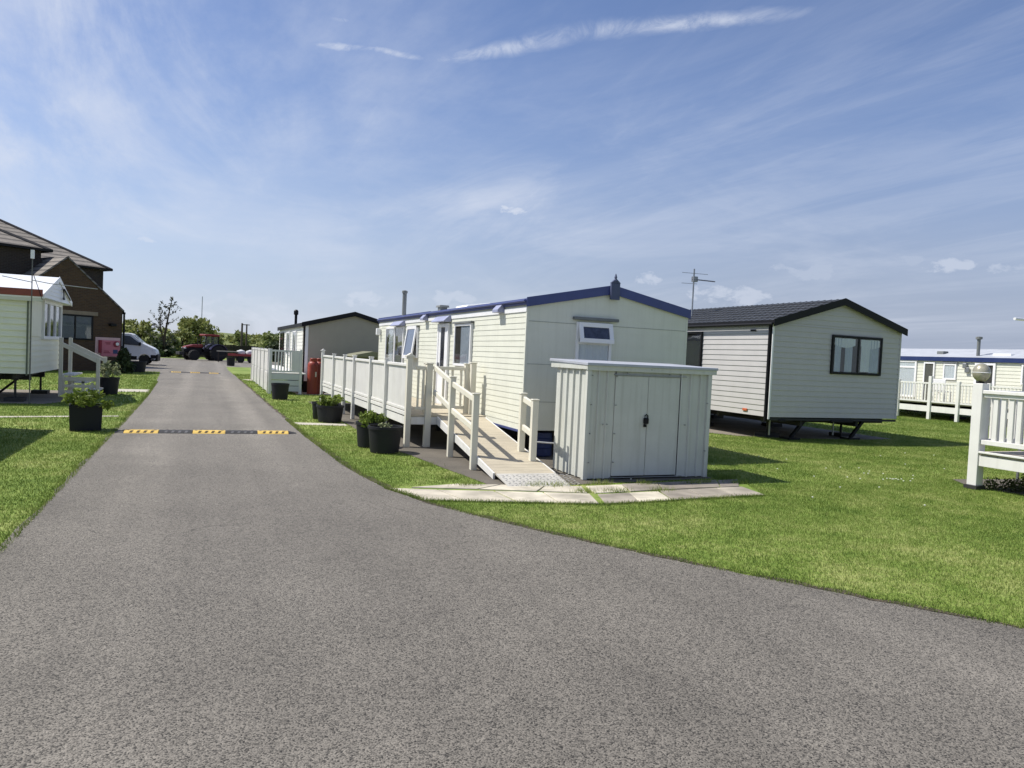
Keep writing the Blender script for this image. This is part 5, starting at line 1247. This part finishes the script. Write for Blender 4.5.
def pole(name, label, x, y, h, r, m, cat='pole', group=None):
    o = MB().tube([(0,0,0),(0,0,h)], [r, r*.75], 10).build(name, m, loc=(x,y,0), smooth=True); return tag(o, label, cat, group)
pole('radio_mast', 'very thin grey mast rising behind the rounded tree', -.45, 98, 7.3, .055, STEEL, 'mast')
for dx_, lb_ in ((0,'thick wooden pole beyond the bank, left of a pair'),(.55,'slightly shorter wooden pole beyond the bank, right of a pair')):
    o = pole('wooden_pole', lb_, 4.25+dx_, 99, 4.35 if dx_ == 0 else 4.25, .15 if dx_ == 0 else .12, POLE_WOOD, 'pole', 'twin wooden poles')
    if dx_: MB().box(-.5,.35,-.06,.06,4.12,4.22).build('cross_arm', POLE_WOOD, o)

# ================================================================== sky, sun, camera
SUN_AZ = math.atan2(-.63, .33); SUN_EL = R(54.6)
w = bpy.data.worlds.new('World'); scene.world = w; w.use_nodes = True
N = w.node_tree.nodes; L = w.node_tree.links
bg = N['Background']; bg.inputs['Strength'].default_value = .087
sky = N.new('ShaderNodeTexSky'); sky.sky_type = 'NISHITA'; sky.sun_disc = False
sky.sun_elevation = SUN_EL; sky.sun_rotation = SUN_AZ % (2*math.pi)
sky.air_density = 1.0; sky.dust_density = .6; sky.ozone_density = 3.5; sky.altitude = 0
tc = N.new('ShaderNodeTexCoord'); sp = N.new('ShaderNodeSeparateXYZ'); L.new(tc.outputs['Generated'], sp.inputs[0])
def M(op, a, b=None, c=None, clamp=False):
    n_ = N.new('ShaderNodeMath'); n_.operation = op; n_.use_clamp = clamp
    for i, q in enumerate((a, b, c)):
        if q is None: continue
        if isinstance(q, (int, float)): n_.inputs[i].default_value = q
        else: L.new(q, n_.inputs[i])
    return n_.outputs[0]
def MR(v, a, b, c=0, d=1, smooth=True):
    n_ = N.new('ShaderNodeMapRange'); n_.interpolation_type = 'SMOOTHSTEP' if smooth else 'LINEAR'
    for nm, q in (('From Min',a),('From Max',b),('To Min',c),('To Max',d)): n_.inputs[nm].default_value = q
    L.new(v, n_.inputs['Value']); return n_.outputs['Result']
zc = M('MAXIMUM', sp.outputs[2], .03); zc2 = M('ADD', zc, .06)
u = M('DIVIDE', sp.outputs[0], zc2); v = M('DIVIDE', sp.outputs[1], zc2)     # the cloud layer seen as a flat sheet overhead
uv = N.new('ShaderNodeCombineXYZ'); L.new(u, uv.inputs[0]); L.new(v, uv.inputs[1])
def noise(vec, scale, detail=6, rough=.55, rot=0, sc=(1,1,1), dist=0, off=(0,0,0)):
    mp = N.new('ShaderNodeMapping'); mp.inputs['Rotation'].default_value = (0,0,rot); mp.inputs['Scale'].default_value = sc; mp.inputs['Location'].default_value = off; L.new(vec, mp.inputs['Vector'])
    n_ = N.new('ShaderNodeTexNoise'); n_.inputs['Scale'].default_value = scale; n_.inputs['Detail'].default_value = detail; n_.inputs['Roughness'].default_value = rough; n_.inputs['Distortion'].default_value = dist
    L.new(mp.outputs['Vector'], n_.inputs['Vector']); return n_.outputs['Fac']
UV = uv.outputs[0]
ci1 = noise(UV, .55, 9, .62, R(25), (1,.35,1), .8)
ci2 = noise(UV, .22, 5, .5, R(-15), (1,.8,1), .3, (3.1,1.7,0))
ci3 = noise(UV, 1.3, 9, .66, R(40), (1,.22,1), 1.2, (5.2,0.4,0))
AZ0 = M('ARCTAN2', sp.outputs[0], sp.outputs[1])
veil = M('MULTIPLY', M('ADD', M('MULTIPLY', MR(ci1, .40, .70), .85), M('MULTIPLY', MR(ci3, .44, .72), .65)), MR(ci2, .32, .58, .18, 1))
veil = M('MULTIPLY', veil, MR(AZ0, -.45, .70, .95, .30))
# contrail: distance to a line in the sheet
def dirof(px, py):
    rv = Vector((px-512, -(py-384), -738.0)); Rm = Matrix(((0.9223660638692026,-0.028397215199887412,-0.38527190708813086),(-0.38357802777892247,0.051227033025849585,-0.9220865944652925),(0.04592102816429795,0.9982832209629989,0.03635752901496407)))
    return (Rm @ rv).normalized()
def sheet(px, py):
    d = dirof(px, py); z = max(d.z,.03)+.06; return d.x/z, d.y/z
wv = noise(UV, 2.6, 6, .6); wig = M('MULTIPLY', M('SUBTRACT', wv, .5), .16)
def segment(p, q, width, gain, soft):
    (ax_, ay_), (bx_, by_) = sheet(*p), sheet(*q); dx_, dy_ = bx_-ax_, by_-ay_; ll = math.hypot(dx_, dy_); dx_ /= ll; dy_ /= ll
    du = M('SUBTRACT', u, ax_); dv = M('SUBTRACT', v, ay_)
    along = M('ADD', M('MULTIPLY', du, dx_), M('MULTIPLY', dv, dy_)); perp = M('ADD', M('MULTIPLY', du, -dy_), M('MULTIPLY', dv, dx_))
    perp = M('ABSOLUTE', M('ADD', perp, wig))
    m_ = M('POWER', M('SUBTRACT', 1.0, MR(perp, 0, width)), 1.5)
    m_ = M('MULTIPLY', m_, MR(along, -soft*.4, soft)); m_ = M('MULTIPLY', m_, M('SUBTRACT', 1.0, MR(along, ll-soft, ll+soft*.3)))
    tx_ = noise(UV, 9.0, 9, .72, R(-8), (1,.5,1), .8); m_ = M('MULTIPLY', m_, MR(tx_, .28, .64, .16, 1.0))
    return M('MULTIPLY', m_, gain)
con = M('MAXIMUM', M('MAXIMUM', segment((418,66),(610,30),.085,.66,.30), segment((545,36),(830,13),.085,.66,.30)), segment((300,46),(430,58),.046,.66,.10))
con = M('MAXIMUM', con, segment((318,16),(374,28),.035,.45,.08))
# small cumulus by direction
def blob(px, py, wx, wy, gain, seed):
    d = dirof(px, py); az = math.atan2(d.x, d.y); el = math.asin(d.z)
    A = M('ARCTAN2', sp.outputs[0], sp.outputs[1]); E_ = M('ARCSINE', sp.outputs[2])
    a_ = M('DIVIDE', M('SUBTRACT', A, az), wx/738); e_ = M('DIVIDE', M('SUBTRACT', E_, el), wy/738)
    r2 = M('ADD', M('MULTIPLY', a_, a_), M('MULTIPLY', e_, e_))
    n_ = noise(tc.outputs['Generated'], 38, 6, .6, 0, (1,1,1.8), .3, (seed,0,0))
    m_ = M('SUBTRACT', MR(n_, .2, .8, 0, 1.7, False), M('MULTIPLY', r2, .9)); return M('MULTIPLY', MR(m_, .25, .85), gain)
cum = blob(512,210,22,7,.75,1)
for q in ((490,196,26,7,.35,2),(152,240,14,4,.5,3),(372,300,40,11,.45,4),(250,302,60,16,.25,10),(455,298,44,9,.4,11),(648,279,18,9,.5,5),(728,294,48,13,.5,6),(800,272,50,11,.30,7),(945,266,30,8,.50,8),(1010,268,26,7,.40,9),(905,262,24,8,.25,12)):
    cum = M('MAXIMUM', cum, blob(*q))
hz_ = M('SUBTRACT', 1.0, MR(sp.outputs[2], -.02, .30)); hz_ = M('MULTIPLY', hz_, .06)
low = noise(tc.outputs['Generated'], 3.2, 7, .6, 0, (1,1,3.2), .5)
hz_ = M('ADD', hz_, M('MULTIPLY', MR(low, .45, .75), M('MULTIPLY', MR(sp.outputs[2], .40, .10), .30)))
mask = M('MAXIMUM', M('MAXIMUM', con, cum), M('ADD', veil, hz_)); mask = M('MINIMUM', mask, .92)
tint = N.new('ShaderNodeMix'); tint.data_type = 'RGBA'; tint.blend_type = 'MULTIPLY'; tint.inputs['Factor'].default_value = 1; L.new(sky.outputs[0], tint.inputs[6]); tint.inputs[7].default_value = (1.02, .965, 1.06, 1)
# a bank of grey-blue haze low over the sea on the right hand side
AZ = M('ARCTAN2', sp.outputs[0], sp.outputs[1])
lowm = M('MULTIPLY', M('SUBTRACT', 1.0, MR(sp.outputs[2], .02, .36)), MR(AZ, -.25, .95, .62, .90))
gb = N.new('ShaderNodeMix'); gb.data_type = 'RGBA'; L.new(lowm, gb.inputs['Factor']); L.new(tint.outputs[2], gb.inputs[6])
hc = N.new('ShaderNodeMix'); hc.data_type = 'RGBA'; L.new(MR(AZ, -.35, .85), hc.inputs['Factor']); hc.inputs[6].default_value = (4.7, 5.45, 6.8, 1); hc.inputs[7].default_value = (2.75, 3.2, 4.3, 1)
L.new(hc.outputs[2], gb.inputs[7])
mx = N.new('ShaderNodeMix'); mx.data_type = 'RGBA'; L.new(mask, mx.inputs['Factor']); L.new(gb.outputs[2], mx.inputs[6]); mx.inputs[7].default_value = (5.9, 6.3, 7.2, 1)
L.new(mx.outputs[2], bg.inputs['Color'])

sl = bpy.data.lights.new('sun', 'SUN'); sl.energy = 4.0; sl.angle = R(.53); sl.color = (1.0, .955, .88)
so = bpy.data.objects.new('sun', sl); col.objects.link(so)
sd_ = Vector((math.sin(SUN_AZ)*math.cos(SUN_EL), math.cos(SUN_AZ)*math.cos(SUN_EL), math.sin(SUN_EL)))
so.rotation_euler = sd_.to_track_quat('Z','Y').to_euler(); so.location = sd_*60

cam = bpy.data.cameras.new('camera'); cam.sensor_width = 36; cam.lens = 738/1024*36; cam.clip_end = 6000; cam.clip_start = .05
co = bpy.data.objects.new('camera', cam); col.objects.link(co)
Rm = Matrix(((0.9223660638692026,-0.028397215199887412,-0.38527190708813086),(-0.38357802777892247,0.051227033025849585,-0.9220865944652925),(0.04592102816429795,0.9982832209629989,0.03635752901496407)))
co.matrix_world = Matrix.Translation((0,0,1.65)) @ Rm.to_4x4()
scene.camera = co
scene.view_settings.view_transform = 'Standard'; scene.view_settings.look = 'None'; scene.view_settings.exposure = 0.5; scene.view_settings.gamma = 1
scene.view_settings.use_curve_mapping = False
scene.render.engine = 'CYCLES'
scene.cycles.use_denoising = True; scene.cycles.max_bounces = 6; scene.cycles.transparent_max_bounces = 12
